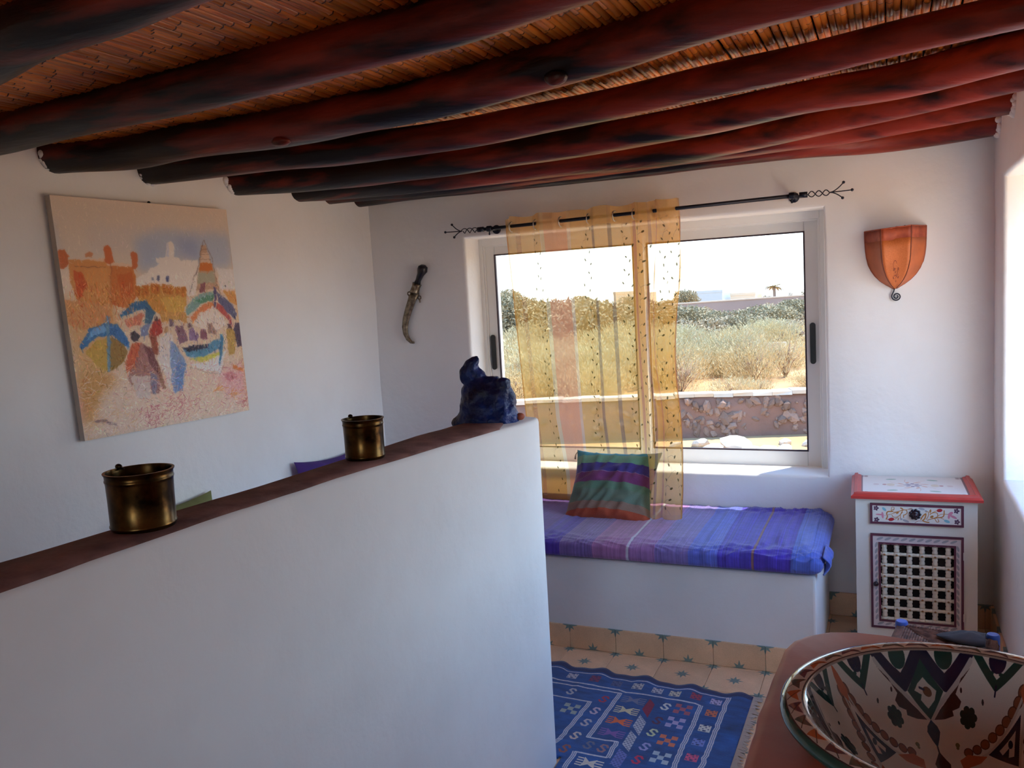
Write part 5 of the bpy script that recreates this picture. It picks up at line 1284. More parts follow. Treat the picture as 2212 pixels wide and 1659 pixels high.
for p, q in (((280, 310), 1), ((290, 570), 1), ((1910, 380), 1), ((1920, 620), 1)):
    for k in range(5): de(p[0] + 34 * math.cos(k * 1.256), p[1] + 34 * math.sin(k * 1.256), 26, 20, pl, k * 1.256)
dl([(650, 330), (620, 345), (600, 320), (615, 290), (655, 300), (650, 350), (620, 370), (590, 350)], 6, oc); dl([(590, 350), (640, 400), (740, 390), (840, 350), (900, 360)], 9, oc)
dl([(490, 560), (515, 500), (500, 430), (530, 390), (600, 390)], 14, oc); dl([(530, 460), (650, 430), (800, 370), (930, 345)], 6, oc)
de(810, 320, 38, 16, oc, .5); de(985, 330, 50, 15, (178, 136, 118), -.25); dl([(840, 350), (800, 420), (780, 500), (790, 560)], 7, oc); de(725, 420, 34, 16, oc, -.6)
dl([(610, 470), (640, 510), (700, 515), (760, 480), (830, 400)], 8, oc); dl([(910, 360), (920, 420), (880, 460), (850, 470), (850, 520)], 10, oc); dl([(650, 570), (720, 530), (740, 520)], 6, oc); de(740, 560, 30, 11, oc, -1.2)
de(450, 335, 56, 28, bl_, .8); de(345, 455, 76, 18, pk, .08); de(415, 470, 24, 74, pk, -.1); dl([(450, 475), (530, 465)], 5, pk); de(595, 565, 60, 38, rd_, -.2); de(530, 565, 24, 7, rd_); de(895, 600, 72, 26, gy, .4); de(800, 560, 24, 20, gy)
de(1215, 330, 66, 26, gy, .25); de(1300, 375, 26, 18, gy); de(1575, 365, 58, 36, rd_, -.1); de(1390, 380, 20, 40, oc, .2); dl([(1300, 400), (1350, 400), (1350, 480), (1310, 560)], 8, oc)
dl([(1520, 370), (1440, 410), (1380, 460)], 6, oc); dl([(1390, 440), (1470, 410), (1530, 430), (1530, 500), (1450, 540), (1330, 580)], 9, oc); de(1420, 505, 38, 26, oc, -.5); dl([(1665, 370), (1660, 470), (1620, 515), (1540, 525), (1430, 545)], 13, oc)
dl([(1530, 500), (1610, 450), (1740, 450)], 6, oc); dl([(1540, 560), (1560, 610), (1520, 620), (1500, 590), (1480, 550)], 8, oc); dl([(1600, 530), (1660, 560)], 6, oc)
dl([(1200, 560), (1240, 490), (1300, 440), (1280, 540), (1240, 590), (1300, 620), (1360, 630)], 15, oc); dl([(1080, 640), (1150, 600), (1230, 600)], 7, (178, 136, 118))
de(1790, 440, 34, 60, pk, .9); de(1850, 510, 76, 26, pk, .5); de(1760, 500, 24, 52, pk, .1); de(1720, 605, 64, 30, bl_, .4)
for i in range(150): dc.ell(random.random(), random.random(), .0012, .004, (150, 170, 190), .5)
dc.grain(.012)
M['drawer'] = material('drawer_flower_painting', (1, 1, 1, 1), .35, image=dc.image('drawer_flowers'))
dr = MB().box((.056, -.006, .531), (.377, .014, .607)).build('drawer', M['cabwhite'], cab, bevel=.001)
quad_uv('painted_front', (.056, -.0066, .531), (.377, -.0066, .531), (.377, -.0066, .607), (.056, -.0066, .607), M['drawer'], dr)
def bars(x0, x1, z0, z1, w, y0, y1, mat, parent, gaps=()):
    for a, b in (((x0, y0, z0), (x1, y1, z0 + w)), ((x0, y0, z1 - w), (x1, y1, z1)), ((x0, y0, z0 + w), (x0 + w, y1, z1 - w)), ((x1 - w, y0, z0 + w), (x1, y1, z1 - w))):
        MB().box(a, b).build('painted_bar', mat, parent)
bars(.053, .380, .528, .610, .0085, -.009, -.0068, M['plum'], dr)
mb = MB()
for k in range(9):
    a = k * 2 * PI / 9; mb.sphere((.213 + .0165 * math.cos(a), -.010, .572 + .0165 * math.sin(a)), .0058, 8, 6, (1, .7, 1))
mb.sphere((.213, -.011, .572), .014, 12, 8, (1, .5, 1))
ro = mb.build('rosette', M['knob'], dr, smooth=True)
MB().lathe([(.0001, -.030), (.006, -.029), (.0095, -.025), (.009, -.020), (.005, -.015), (.006, -.010)], 14, (.213, -.004, .572), axis='Y').build('knob', M['knob'], dr, smooth=True)
# door: leaf border, plum bars, turned lattice
ec = Canvas(700, 812, (216, 206, 204))
lf = (158, 158, 162)
nL = 10
for i in range(nL):
    x = .10 + .80 * i / (nL - 1)
    for y in (.047, .955): ec.ell(x, y, .040, .0125, lf, .95, -.35)
for i in range(13):
    y = .115 + .775 * i / 12
    ec.ell(.058, y, .013, .030, lf, .95, .35); ec.ell(.945, y, .013, .030, lf, .95, -.35)
ec.grain(.01)
M['leafb'] = material('leaf_border_paint', (1, 1, 1, 1), .4, image=ec.image('leaf_border'))
x0, x1, z0, z1 = .055, .378, .107, .486; a0, a1, c0, c1 = .088, .348, .139, .448
V = [(x0, -.004, z0), (x1, -.004, z0), (x1, -.004, z1), (x0, -.004, z1), (a0, -.004, c0), (a1, -.004, c0), (a1, -.004, c1), (a0, -.004, c1)]
V += [(v[0], .014, v[2]) for v in V]
F = [(i, (i + 1) % 4, 4 + (i + 1) % 4, 4 + i) for i in range(4)] + [(8 + i, 12 + i, 12 + (i + 1) % 4, 8 + (i + 1) % 4) for i in range(4)] + [(i, 8 + i, 8 + (i + 1) % 4, (i + 1) % 4) for i in range(4)] + [(4 + i, 4 + (i + 1) % 4, 12 + (i + 1) % 4, 12 + i) for i in range(4)]
door = link('door', mesh('door', V, F, uvs=[((v[0] - x0) / (x1 - x0), (v[2] - z0) / (z1 - z0)) for v in V]), M['leafb'], cab)
bars(.053, .380, .105, .488, .0085, -.007, -.0042, M['plum'], door)
bars(.082, .354, .133, .454, .0075, -.007, -.0042, M['plum'], door)
M['lat'] = material('ivory_painted_turned_wood', srgb(226, 218, 196), .4)
M['ochre'] = material('ochre_dot_paint', srgb(150, 104, 56), .5)
cx_ = [.103, .147, .1925, .237, .282, .3276]; rz2 = [.4055, .360, .318, .275, .231, .187]
allz = [.449] + rz2 + [.143]; allx = [.087 - .0] + cx_ + [.349]
def vrod(x):
    mb = MB(); prof = []
    zs = sorted(allz)
    for i, z in enumerate(zs):
        prof += [(.0125, z - .0045), (.0138, z), (.0125, z + .0045)]
        if i < len(zs) - 1:
            m_ = (z + zs[i + 1]) / 2
            prof += [(.0075, z + .0070), (.0100, z + .0085), (.0104, m_ - .006), (.0082, m_), (.0104, m_ + .006), (.0100, zs[i + 1] - .0085), (.0075, zs[i + 1] - .0070)]
    prof = [p for p in prof if .140 <= p[1] <= .452]
    mb.lathe(prof, 10, (x, .006, 0))
    for z in rz2: mb.sphere((x, -.0072, z), .0046, 8, 5, (1, .35, .85), 1)
    me = mb.me('lattice_rod', True); me.materials.append(M['lat']); me.materials.append(M['ochre'])
    return link('lattice_rod', me, None, door)
def hrod(z):
    mb = MB(); prof = []
    for i, x in enumerate(allx):
        prof += [(.0074, x - .006), (.0078, x), (.0074, x + .006)]
        if i < len(allx) - 1:
            m_ = (x + allx[i + 1]) / 2
            prof += [(.0055, x + .009), (.0072, x + .0115), (.0060, m_), (.0072, allx[i + 1] - .0115), (.0055, allx[i + 1] - .009)]
    prof = sorted([p for p in prof if .085 <= p[1] <= .351], key=lambda p: p[1])
    mb.lathe(prof, 10, (0, .006, z), axis='X')
    return link('lattice_rod', mb.me('lattice_rod', True), M['lat'], door)
for x in cx_: vrod(x)
for z in allz: hrod(z)
MB().lathe([(.0001, -.022), (.007, -.021), (.010, -.016), (.009, -.010), (.005, -.006), (.006, 0)], 14, (.071, -.004, .288), axis='Y').build('knob', M['knob'], door, smooth=True)
MB().box((.378, -.0095, .40), (.384, -.0045, .43)).build('hinge', M['cabwhite'], door); MB().box((.378, -.0095, .158), (.384, -.0045, .188)).build('hinge', M['cabwhite'], door)

# ------------------------------------------------------------------ rush-seat stool
M['bpaint'] = material('cobalt_blue_paint', srgb(66, 104, 196), .45, var=.1, vscale=20)
M['rush'] = material('brown_twisted_rush', srgb(136, 96, 78), .85, col2=srgb(84, 54, 44), vscale=60, obj_rand=.2)
stl = empty('stool', (.115, 2.60, 0), (0, 0, math.radians(-9)), label='low stool with cobalt blue posts and woven rush seat in front of the painted cabinet', cat='stool')
SW, SDp, SH = .242, .26, .452
for sx in (-1, 1):
    for sy in (-1, 1):
        MB().lathe([(.0145, 0), (.016, .02), (.0175, .2), (.0180, SH - .012), (.0176, SH - .004), (.015, SH)], 20, (sx * SW / 2, sy * SDp / 2, 0)).build('leg', M['bpaint'], stl, auto=True)
for z in (.14, .25):
    for sx in (-1, 1): MB().tube([(sx * SW / 2, -SDp / 2, z), (sx * SW / 2, SDp / 2, z)], .009, 10).build('stretcher', M['bpaint'], stl, smooth=True)
    for sy in (-1, 1): MB().tube([(-SW / 2, sy * SDp / 2, z + .02), (SW / 2, sy * SDp / 2, z + .02)], .009, 10).build('stretcher', M['bpaint'], stl, smooth=True)
mb = MB()
hw, hd = SW / 2, SDp / 2
nst = 17
for k in range(nst):
    t = 1 - (k + .4) / nst
    a, b = hw * t, hd * t
    # four runs of cord per turn, meeting on the diagonals
    def run(p, q, edge):
        pts = []
        for i in range(9):
            s_ = i / 8
            x = p[0] + (q[0] - p[0]) * s_; y = p[1] + (q[1] - p[1]) * s_
            pts.append((x, y, .438 - .010 * (1 - abs(2 * s_ - 1) * 0) * (1 - t) * .6 + .0012 * math.sin(s_ * 30 + k)))
        mb.tube(pts, .0042, 5)
    run((-a, b, 0), (a, b, 0), 0); run((-a, -b, 0), (a, -b, 0), 0); run((a, -b, 0), (a, b, 0), 0); run((-a, -b, 0), (-a, b, 0), 0)
# cord wraps round the four rails
for sy in (-1, 1):
    x = -hw + .017
    while x < hw - .015:
        mb.tube([(x, sy * (hd - .010), .440), (x + .002, sy * (hd + .010), .437), (x + .003, sy * (hd + .014), .424), (x + .001, sy * (hd + .006), .412)], .0042, 5); x += .0078
for sx in (-1, 1):
    y = -hd + .017
    while y < hd - .015:
        mb.tube([(sx * (hw - .010), y, .440), (sx * (hw + .010), y + .002, .437), (sx * (hw + .014), y + .003, .424), (sx * (hw + .006), y + .001, .412)], .0042, 5); y += .0078
tag(mb.build('rush_seat', M['rush'], stl, smooth=True), 'seat woven from brown twisted rush cord', kind='stuff')
M['slate'] = material('slate_grey_cloth', srgb(64, 66, 74), .9, var=.3, vscale=14, bump=.4, bscale=30, bdist=.004)
V = []; F = []
nx, ny = 30, 14
for i in range(nx + 1):
    for j in range(ny + 1):
        u, v = i / nx, j / ny * 2 - 1
        wdt = .050 * math.sin(min(1, u * 1.15) * PI * .62) ** .8 + .002
        hgt = .034 * math.sin(min(1, u) * PI * .62) * max(0, 1 - v * v) ** .5 * (1 + .35 * noise.noise(Vector((u * 5, v * 2, 0)))) 
        V.append((u * .125, v * wdt * .8, .0005 + hgt * .55))
for i in range(nx):
    for j in range(ny): F.append((i * (ny + 1) + j, (i + 1) * (ny + 1) + j, (i + 1) * (ny + 1) + j + 1, i * (ny + 1) + j + 1))
cl = link('folded_cloth', mesh('folded_cloth', V, F, True), M['slate'])
cl.location = (.108, 2.675, .4445); cl.rotation_euler = (0, 0, math.radians(-6))
so = cl.modifiers.new('thick', 'SOLIDIFY'); so.thickness = .003; so.offset = 1
tag(cl, 'dark slate-grey cloth bundled on the rush seat of the stool', 'cloth')

# ------------------------------------------------------------------ red counter with the painted basin
BX, BY = .075, 1.106
CTZ = .930
outl = [(RX - .007, .15), (RX - .007, 1.405), (.174, 1.414), (.125, 1.420), (.043, 1.428), (-.02, 1.437), (-.065, 1.438), (-.100, 1.428), (-.130, 1.405), (-.150, 1.375), (-.161, 1.335), (-.166, 1.25), (-.170, 1.138), (-.169, .973), (-.170, .70), (-.174, .15)]
def ray_out(th):
    dx, dy = math.cos(th), math.sin(th); best = None
    for a, b in zip(outl, outl[1:] + outl[:1]):
        ex, ey = b[0] - a[0], b[1] - a[1]; den = dx * ey - dy * ex
        if abs(den) < 1e-9: continue
        t = ((a[0] - BX) * ey - (a[1] - BY) * ex) / den; s_ = ((a[0] - BX) * dy - (a[1] - BY) * dx) / den
        if t > 0 and -1e-6 <= s_ <= 1 + 1e-6: best = t if best is None else min(best, t)
    return best
ths = sorted(set([round(2 * PI * i / 144, 5) for i in range(144)] + [round(math.atan2(p[1] - BY, p[0] - BX) % (2 * PI), 5) for p in outl]))
V = []; F = []; n = len(ths)
for th in ths:
    d_ = ray_out(th)
    wv = .0015 * noise.noise(Vector((math.cos(th) * 6, math.sin(th) * 6, 0)))
    for r_, z in ((.171, CTZ - .06), (.171, CTZ), (d_ - .016, CTZ), (d_ - .005 + wv, CTZ - .004), (d_ + wv, CTZ - .014), (d_ + wv, CTZ - .075), (.171, CTZ - .075)):
        V.append((BX + r_ * math.cos(th), BY + r_ * math.sin(th), z))
for i in range(n):
    for k in range(6):
        a, b = i * 7 + k, ((i + 1) % n) * 7 + k
        F.append((a, b, b + 1, a + 1))
ctr = empty('washstand', (BX, BY, 0), label='reddish-brown polished plaster washstand counter holding the painted basin, lower right', cat='counter')
cti = Matrix.Translation((-BX, -BY, 0))
me = mesh('counter', V, F, True); 
bm = bmesh.new(); bm.from_mesh(me); bmesh.ops.recalc_face_normals(bm, faces=bm.faces); bm.to_mesh(me); bm.free(); shade_auto(me, 50)
o = link('counter', me, M['tadelakt'], ctr); o.matrix_parent_inverse = cti
o = MB().box((-.13, .20, 0), (-.05, 1.36, CTZ - .075)).build('side_wall', M['tadelakt'], ctr, bevel=.01); o.matrix_parent_inverse = cti
o = MB().box((-.05, 1.30, 0), (RX - .007, 1.36, CTZ - .075)).build('end_wall', M['tadelakt'], ctr, bevel=.01); o.matrix_parent_inverse = cti

bc = Canvas(1400, 1400, (222, 216, 206))
def pp(th, r): a = math.radians(th); return (.5 + .5 * r * math.cos(a), .5 - .5 * r * math.sin(a))
GR, NV, MR, RU, BR = (22, 66, 58), (28, 28, 58), (70, 40, 38), (190, 104, 66), (140, 86, 62)
def arc(t0, t1, r0, r1=None, n=24): 
    r1 = r0 if r1 is None else r1
    return [pp(t0 + (t1 - t0) * i / n, r0 + (r1 - r0) * i / n) for i in range(n + 1)]
for q in range(4):
    A = 105 + 90 * q
    def P(t, r): return pp(A + t, r)
    # hanging lambrequins with navy zigzag
    bc.line([P(21, .84), P(10, .715), P(0, .83), P(-10, .715), P(-21, .84)], 38, NV)
    for s in (1, -1):
        bc.line([P(s * 21, .80), P(s * 13, .70), P(s * 6, .64), P(s * 1, .585)], 15, (196, 190, 184))
        bc.poly([P(s * 21, .78), P(s * 17, .74), P(s * 14.5, .685), P(s * 17, .66), P(s * 16, .635), P(s * 12.5, .62), P(s * 13, .60), P(s * 8, .583), P(s * 2, .578), P(s * 6, .62), P(s * 12, .68)], MR)
        bc.ell(*P(s * 10, .805), .026, .021, GR, 1, math.radians(-(A + s * 10 + 90)))
        bc.line([P(s * 3, .81), P(s * 5.5, .775), P(s * 8, .762), P(s * 10, .745)], 8, NV); bc.line([P(s * 17, .81), P(s * 14.5, .775), P(s * 12, .762), P(s * 10, .745)], 8, NV)
        # flower
        for k in range(7): bc.ell(P(s * 20.5, .60)[0] + .0155 * math.cos(k * 2 * PI / 7), P(s * 20.5, .60)[1] + .0155 * math.sin(k * 2 * PI / 7), .0085, .0085, (16, 48, 44))
        bc.ell(*P(s * 20.5, .60), .014, .014, (16, 48, 44))
        # green V between the sectors
        bc.line([P(s * 40.5, .835), P(s * 32, .735), P(s * 22.5, .835)], 24, GR); bc.line([P(s * 32, .735), P(s * 32, .70)], 6, NV)
        bc.line([P(s * 38, .80), P(s * 35.5, .77), P(s * 33, .775)], 9, GR); bc.line([P(s * 25, .80), P(s * 27.5, .77), P(s * 30, .775)], 9, GR)
        bc.ell(*P(s * 31.5, .812), .024, .019, NV, 1, math.radians(-(A + s * 31.5 + 90)))
        bc.ell(*P(s * 17, .70), .003, .005, MR); bc.ell(*P(s * 27, .67), .003, .006, (60, 50, 50))
        bc.ell(*P(s * 14, .47), .006, .006, (120, 110, 70)); bc.ell(*P(s * 14, .455), .004, .004, (120, 110, 70))
    bc.poly([P(0, .795), P(-8.8, .69), P(0, .578), P(8.8, .69)], GR)
    bc.poly([P(0, .735), P(-2, .715), P(-5.5, .69), P(-4, .655), P(0, .622), P(3, .655), P(2, .675), P(5.2, .69), P(3, .715)], (214, 208, 196))
    bc.ell(*P(-1, .685), .013, .009, (110, 70, 44)); bc.line([P(2.5, .70), P(.5, .693)], 6, NV)
    bc.poly([P(0, .578), P(-3.0, .55), P(-4.0, .525), P(-2.5, .49), P(0, .45), P(2.5, .49), P(4.0, .525), P(3.0, .55)], NV)
    bc.line([P(0, .455), P(0, .425)], 6, MR); bc.poly([P(0, .43), P(-7, .36), P(-5, .28), P(5, .28), P(7, .36)], MR)
    B_ = A + 45
    def Q(t, r): return pp(B_ + t, r)
    # tapering scalloped flame with navy triangle
    for s in (1, -1):
        pth = [(s * .6, .79), (s * 1.6, .74), (s * 2.4, .70), (s * 3.6, .66), (s * 5.2, .62), (s * 7.2, .58), (s * 9.8, .54), (s * 13, .50), (s * 17, .465), (s * 22, .44)]
        for t, r in pth[1:]: bc.ell(*Q(t * 1.08, r), .0125, .0125, (92, 56, 44)); bc.ell(*Q(t * 1.08, r), .0102, .0102, BR)
        bc.line([Q(t * .62, r) for t, r in pth], 9, (200, 192, 182))
        bc.poly([Q(s * 11, .445), Q(s * 24, .43), Q(s * 30, .39), Q(s * 27, .34), Q(s * 14, .40)], RU)
    bc.poly([Q(0, .83), Q(-1.6, .79), Q(-2.6, .74), Q(0, .70), Q(2.6, .74), Q(1.6, .79)], RU)
    bc.poly([Q(0, .665), Q(-4.0, .56), Q(-10.5, .455), Q(10.5, .455), Q(4.0, .56)], NV)
    bc.poly([Q(0, .60), Q(-2.2, .54), Q(-4.8, .49), Q(-2, .475), Q(0, .52), Q(2, .475), Q(4.8, .49), Q(2.2, .54)], (206, 198, 188))
    bc.ell(*Q(0, .535), .006, .010, NV)
for k in range(8): bc.poly([pp(45 * k + 15, .10), pp(45 * k + 37, .24), pp(45 * k + 60, .10)], (GR, RU)[k % 2])
bc.ell(.5, .5, .045, .045, NV)
# rim: ring lines, leaf garland, green lip
for r0, r1, col in ((.822, .838, (160, 150, 140)), (.838, .846, (70, 56, 56)), (.846, .930, (206, 196, 184)), (.930, .938, (70, 56, 56)), (.938, 1.0, (46, 84, 74))):
    for k in range(96):
        bc.poly([pp(k * 3.75, r0), pp(k * 3.75 + 4, r0), pp(k * 3.75 + 4, r1), pp(k * 3.75, r1)], col)
for k in range(36):
    t = k * 10
    c1 = ((190, 104, 66), (92, 70, 84), (86, 92, 84))[k % 3]
    bc.poly([pp(t, .848), pp(t + 4, .872), pp(t + 9.5, .862), pp(t + 7, .905), pp(t + 3, .928), pp(t + 1.5, .89)], c1)
    bc.line([pp(t + 1, .86), pp(t + 5, .89), pp(t + 9, .925)], 3, (60, 44, 44))
bc.grain(.008)
M['glaze'] = material('painted_glazed_earthenware', (1, 1, 1, 1), .07, image=bc.image('basin_decoration'), coat=.3)
ZRW = .970
prof = []
for i in range(25):
    r_ = .18 * i / 24; prof.append((max(r_, .0004), ZRW - .125 * (1 - (r_ / .18) ** 2.6)))
prof += [(.184, .9715), (.190, .9735), (.200, .9735), (.2075, .9715), (.2122, .9670), (.2130, .9620), (.2105, .9575), (.203, .9530), (.190, .9440), (.176, .9330), (.165, .915), (.150, .885), (.12, .855), (.07, .836), (.06, .830), (.0004, .830)]
mb = MB().lathe(prof, 112)
me = mesh('basin', mb.v, mb.f, True, uvs=[(.5 + .5 * v[0] / .22, .5 + .5 * v[1] / .22) for v in mb.v])
bm = bmesh.new(); bm.from_mesh(me); bmesh.ops.remove_doubles(bm, verts=bm.verts, dist=1e-5); bmesh.ops.recalc_face_normals(bm, faces=bm.faces); bm.to_mesh(me); bm.free()
bs2 = link('basin', me, M['glaze']); bs2.location = (BX, BY, 0)
tag(bs2, 'large painted earthenware basin with green lip and dark geometric motifs, sunk in the red counter', 'basin')
# ------------------------------------------------------------------ outside
M['sand'] = material('pale_sandy_ground', srgb(206, 168, 122), .95, col2=srgb(180, 138, 94), vscale=.35, detail=10)
M['rock'] = material('white_limestone', srgb(214, 200, 182), .9, var=.12, vscale=3, obj_rand=.2)
M['wallrock'] = material('brown_grey_rubble', srgb(150, 122, 108), .95, obj_rand=.4, var=.15, vscale=4)
M['mudwall'] = material('brown_mortar', srgb(136, 104, 92), .95, var=.15, vscale=2, bump=.6, bscale=6, bdist=.05)
M['stem'] = material('grey_brown_twigs', srgb(164, 134, 112), .9)
def leafm(name, col): 
    m = material(name, col, .8, obj_rand=.18, var=.15, vscale=1.2); return m
M['broom'] = leafm('pale_green_broom_foliage', srgb(214, 200, 156))
M['broom2'] = leafm('yellow_green_broom_foliage', srgb(222, 200, 150))
M['grey'] = leafm('grey_green_foliage', srgb(196, 178, 146))
M['dkgreen'] = leafm('dusty_green_foliage', srgb(164, 152, 120))
GZ = -1.80
def gz(x, y):
    z = GZ + .10 * noise.noise(Vector((x * .15, y * .15, 0))) * min(1, max(0, (math.hypot(x, y) - 10) / 10))
    if y > 92: z -= min(3.5, (y - 92) * .12)
    return z
V = []; F = []
xs = sorted(set([-220, -160, -120, -90, -70] + [-55 + 2.0 * i for i in range(50)] + [50, 70, 100, 150, 220]))
ysg = sorted(set([-120, -60, -30, -15] + [-6 + 2.0 * i for i in range(56)] + [110, 125, 150, 200, 300]))
for y in ysg:
    for x in xs: V.append((x, y, gz(x, y)))
nx = len(xs)
for j in range(len(ysg) - 1):
    for i in range(nx - 1): F.append((j * nx + i, j * nx + i + 1, (j + 1) * nx + i + 1, (j + 1) * nx + i))
tag(link('ground', mesh('ground', V, F, True), M['sand']), kind='structure')
# outer masonry under the room, so that it stands on the ground
tag(MB().box((-3.3, -2.8, GZ - .3), (.732, D + .40, -.12)).build('wall_foundation', M['plaster']), kind='structure')

def icorock(seed, sx=1, sy=1, sz=.7):
    bm = bmesh.new(); bmesh.ops.create_icosphere(bm, subdivisions=2, radius=1)
    for v in bm.verts:
        q = v.co.copy(); s_ = 1 + .28 * noise.noise(q * 1.3 + Vector((seed * 7.1, 0, 0)))
        v.co = Vector((q.x * sx, q.y * sy, q.z * sz)) * s_
    me = bpy.data.meshes.new('stone'); bm.to_mesh(me); bm.free(); return me
rocks = [icorock(i) for i in range(6)]
lowrock = []
for i in range(6):
    bm = bmesh.new(); bmesh.ops.create_icosphere(bm, subdivisions=1, radius=1)
    for v in bm.verts:
        q = v.co.copy(); v.co = Vector((q.x, q.y, q.z * .7)) * (1 + .3 * noise.noise(q * 1.4 + Vector((i * 5.3, 1, 0))))
    me = bpy.data.meshes.new('stone'); bm.to_mesh(me); bm.free(); lowrock.append(me)

# rubble wall nearest the house
def along(a, b, t): return Vector((a[0] + (b[0] - a[0]) * t, a[1] + (b[1] - a[1]) * t, 0))
WA, WBp = (-13.0, 15.9), (5.0, 21.1)
wd = (Vector((*WBp, 0)) - Vector((*WA, 0))); WLn = wd.length; wdir = wd.normalized(); wn_ = Vector((wdir.y, -wdir.x, 0))
rwall = empty('rubble_wall', (-4, 18.5, GZ), label='low brown rubble stone wall with pale coping, nearest wall beyond the window', cat='wall')
rwi = Matrix.Translation(-Vector(rwall.location))
V = []; F = []
nseg = 90; prof = [(-.22, -.3), (-.20, .30), (-.19, .62), (-.17, .86), (.17, .88), (.2, .4), (.22, -.3)]
for i in range(nseg + 1):
    c = along(WA, WBp, i / nseg)
    for (o, h) in prof:
        w = .035 * noise.noise(Vector((i * .5, o * 9, h * 5)))
        p = c - wn_ * (o + w) * -1; p = c + wn_ * (-o + w)
        V.append((p.x, p.y, GZ + h + (.03 * noise.noise(Vector((i * .35, 3, 0))) if h > .8 else 0)))
m_ = len(prof)
for i in range(nseg):
    for k in range(m_ - 1): F.append((i * m_ + k, i * m_ + k + 1, (i + 1) * m_ + k + 1, (i + 1) * m_ + k))
o = link('core', mesh('core', V, F, True), M['mudwall'], rwall); o.matrix_parent_inverse = rwi
for k in range(260):
    t = .38 + .33 * random.random() ** .7 if k < 200 else random.uniform(.25, .8)
    h = random.uniform(.06, .80)
    c = along(WA, WBp, t) + wn_ * (.185 + random.uniform(-.02, .015))
    s_ = random.uniform(.05, .12) * (1 if random.random() < .8 else 1.4)
    o = link('stone', lowrock[k % 6], M['wallrock'], rwall, loc=(c.x + 4, c.y - 18.5, h), rot=(random.uniform(0, 6), random.uniform(0, 6), random.uniform(0, 6)))
    o.scale = (s_ * random.uniform(.9, 1.5), s_ * .8, s_)
V = []; F = []
for k in range(46):
    t0 = k / 46; c0 = along(WA, WBp, t0 + .001); c1 = along(WA, WBp, (k + 1) / 46 + .0008); h = .875 + .02 * random.random()
    b = len(V); h2 = h + .055
    for c in (c0, c1):
        for oo in (.23, -.23):
            for hh in (h - .02, h2): p = c + wn_ * (oo + random.uniform(-.02, .02)); V.append((p.x, p.y, GZ + hh + random.uniform(-.008, .008)))
    F += [(b, b + 1, b + 5, b + 4), (b + 2, b + 6, b + 7, b + 3), (b + 1, b + 3, b + 7, b + 5), (b, b + 4, b + 6, b + 2), (b, b + 2, b + 3, b + 1), (b + 4, b + 5, b + 7, b + 6)]
    me = mesh('coping_stone', [tuple(Vector(v) - Vector(rwall.location)) for v in V[b:]], [tuple(i - b for i in f) for f in F[-6:]])
    link('coping_stone', me, M['rock'], rwall)
# loose white rocks between the house and the wall
spots = [(-3.25, 16.6, .20), (-2.85, 17.1, .28), (-2.55, 16.7, .17), (-2.25, 16.4, .22), (-1.95, 16.9, .15), (-2.9, 15.9, .14), (-3.6, 17.3, .18), (-1.6, 15.4, .22), (-2.3, 15.2, .12), (-1.2, 16.8, .15), (-4.1, 17.2, .12), (-3.4, 15.6, .10), (-1.5, 17.6, .16), (-2.0, 17.7, .13)]
rl = ['largest white rock on the sand before the rubble wall', 'white rock lying on the sand before the rubble wall']
rk_ = sorted(range(len(spots)), key=lambda i: spots[i][0] / spots[i][1])
for i, (x, y, s_) in enumerate(spots):
    o = link('rock', rocks[i % 6], M['rock'], loc=(x, y, gz(x, y) + s_ * .28), rot=(random.uniform(-.3, .3), random.uniform(-.3, .3), random.uniform(0, 6))); o.scale = (s_ * 1.25, s_, s_ * .9)
    od = ('leftmost', 'second from left', 'third from left', 'fourth from left', 'fifth from left', 'sixth from left', 'seventh from left', 'seventh from right', 'sixth from right', 'fifth from right', 'fourth from right', 'third from right', 'second from right', 'rightmost')
    tag(o, rl[0] if i == 1 else 'white rock on the sand before the rubble wall, ' + od[rk_.index(i)], 'rock', 'white rocks before the rubble wall')

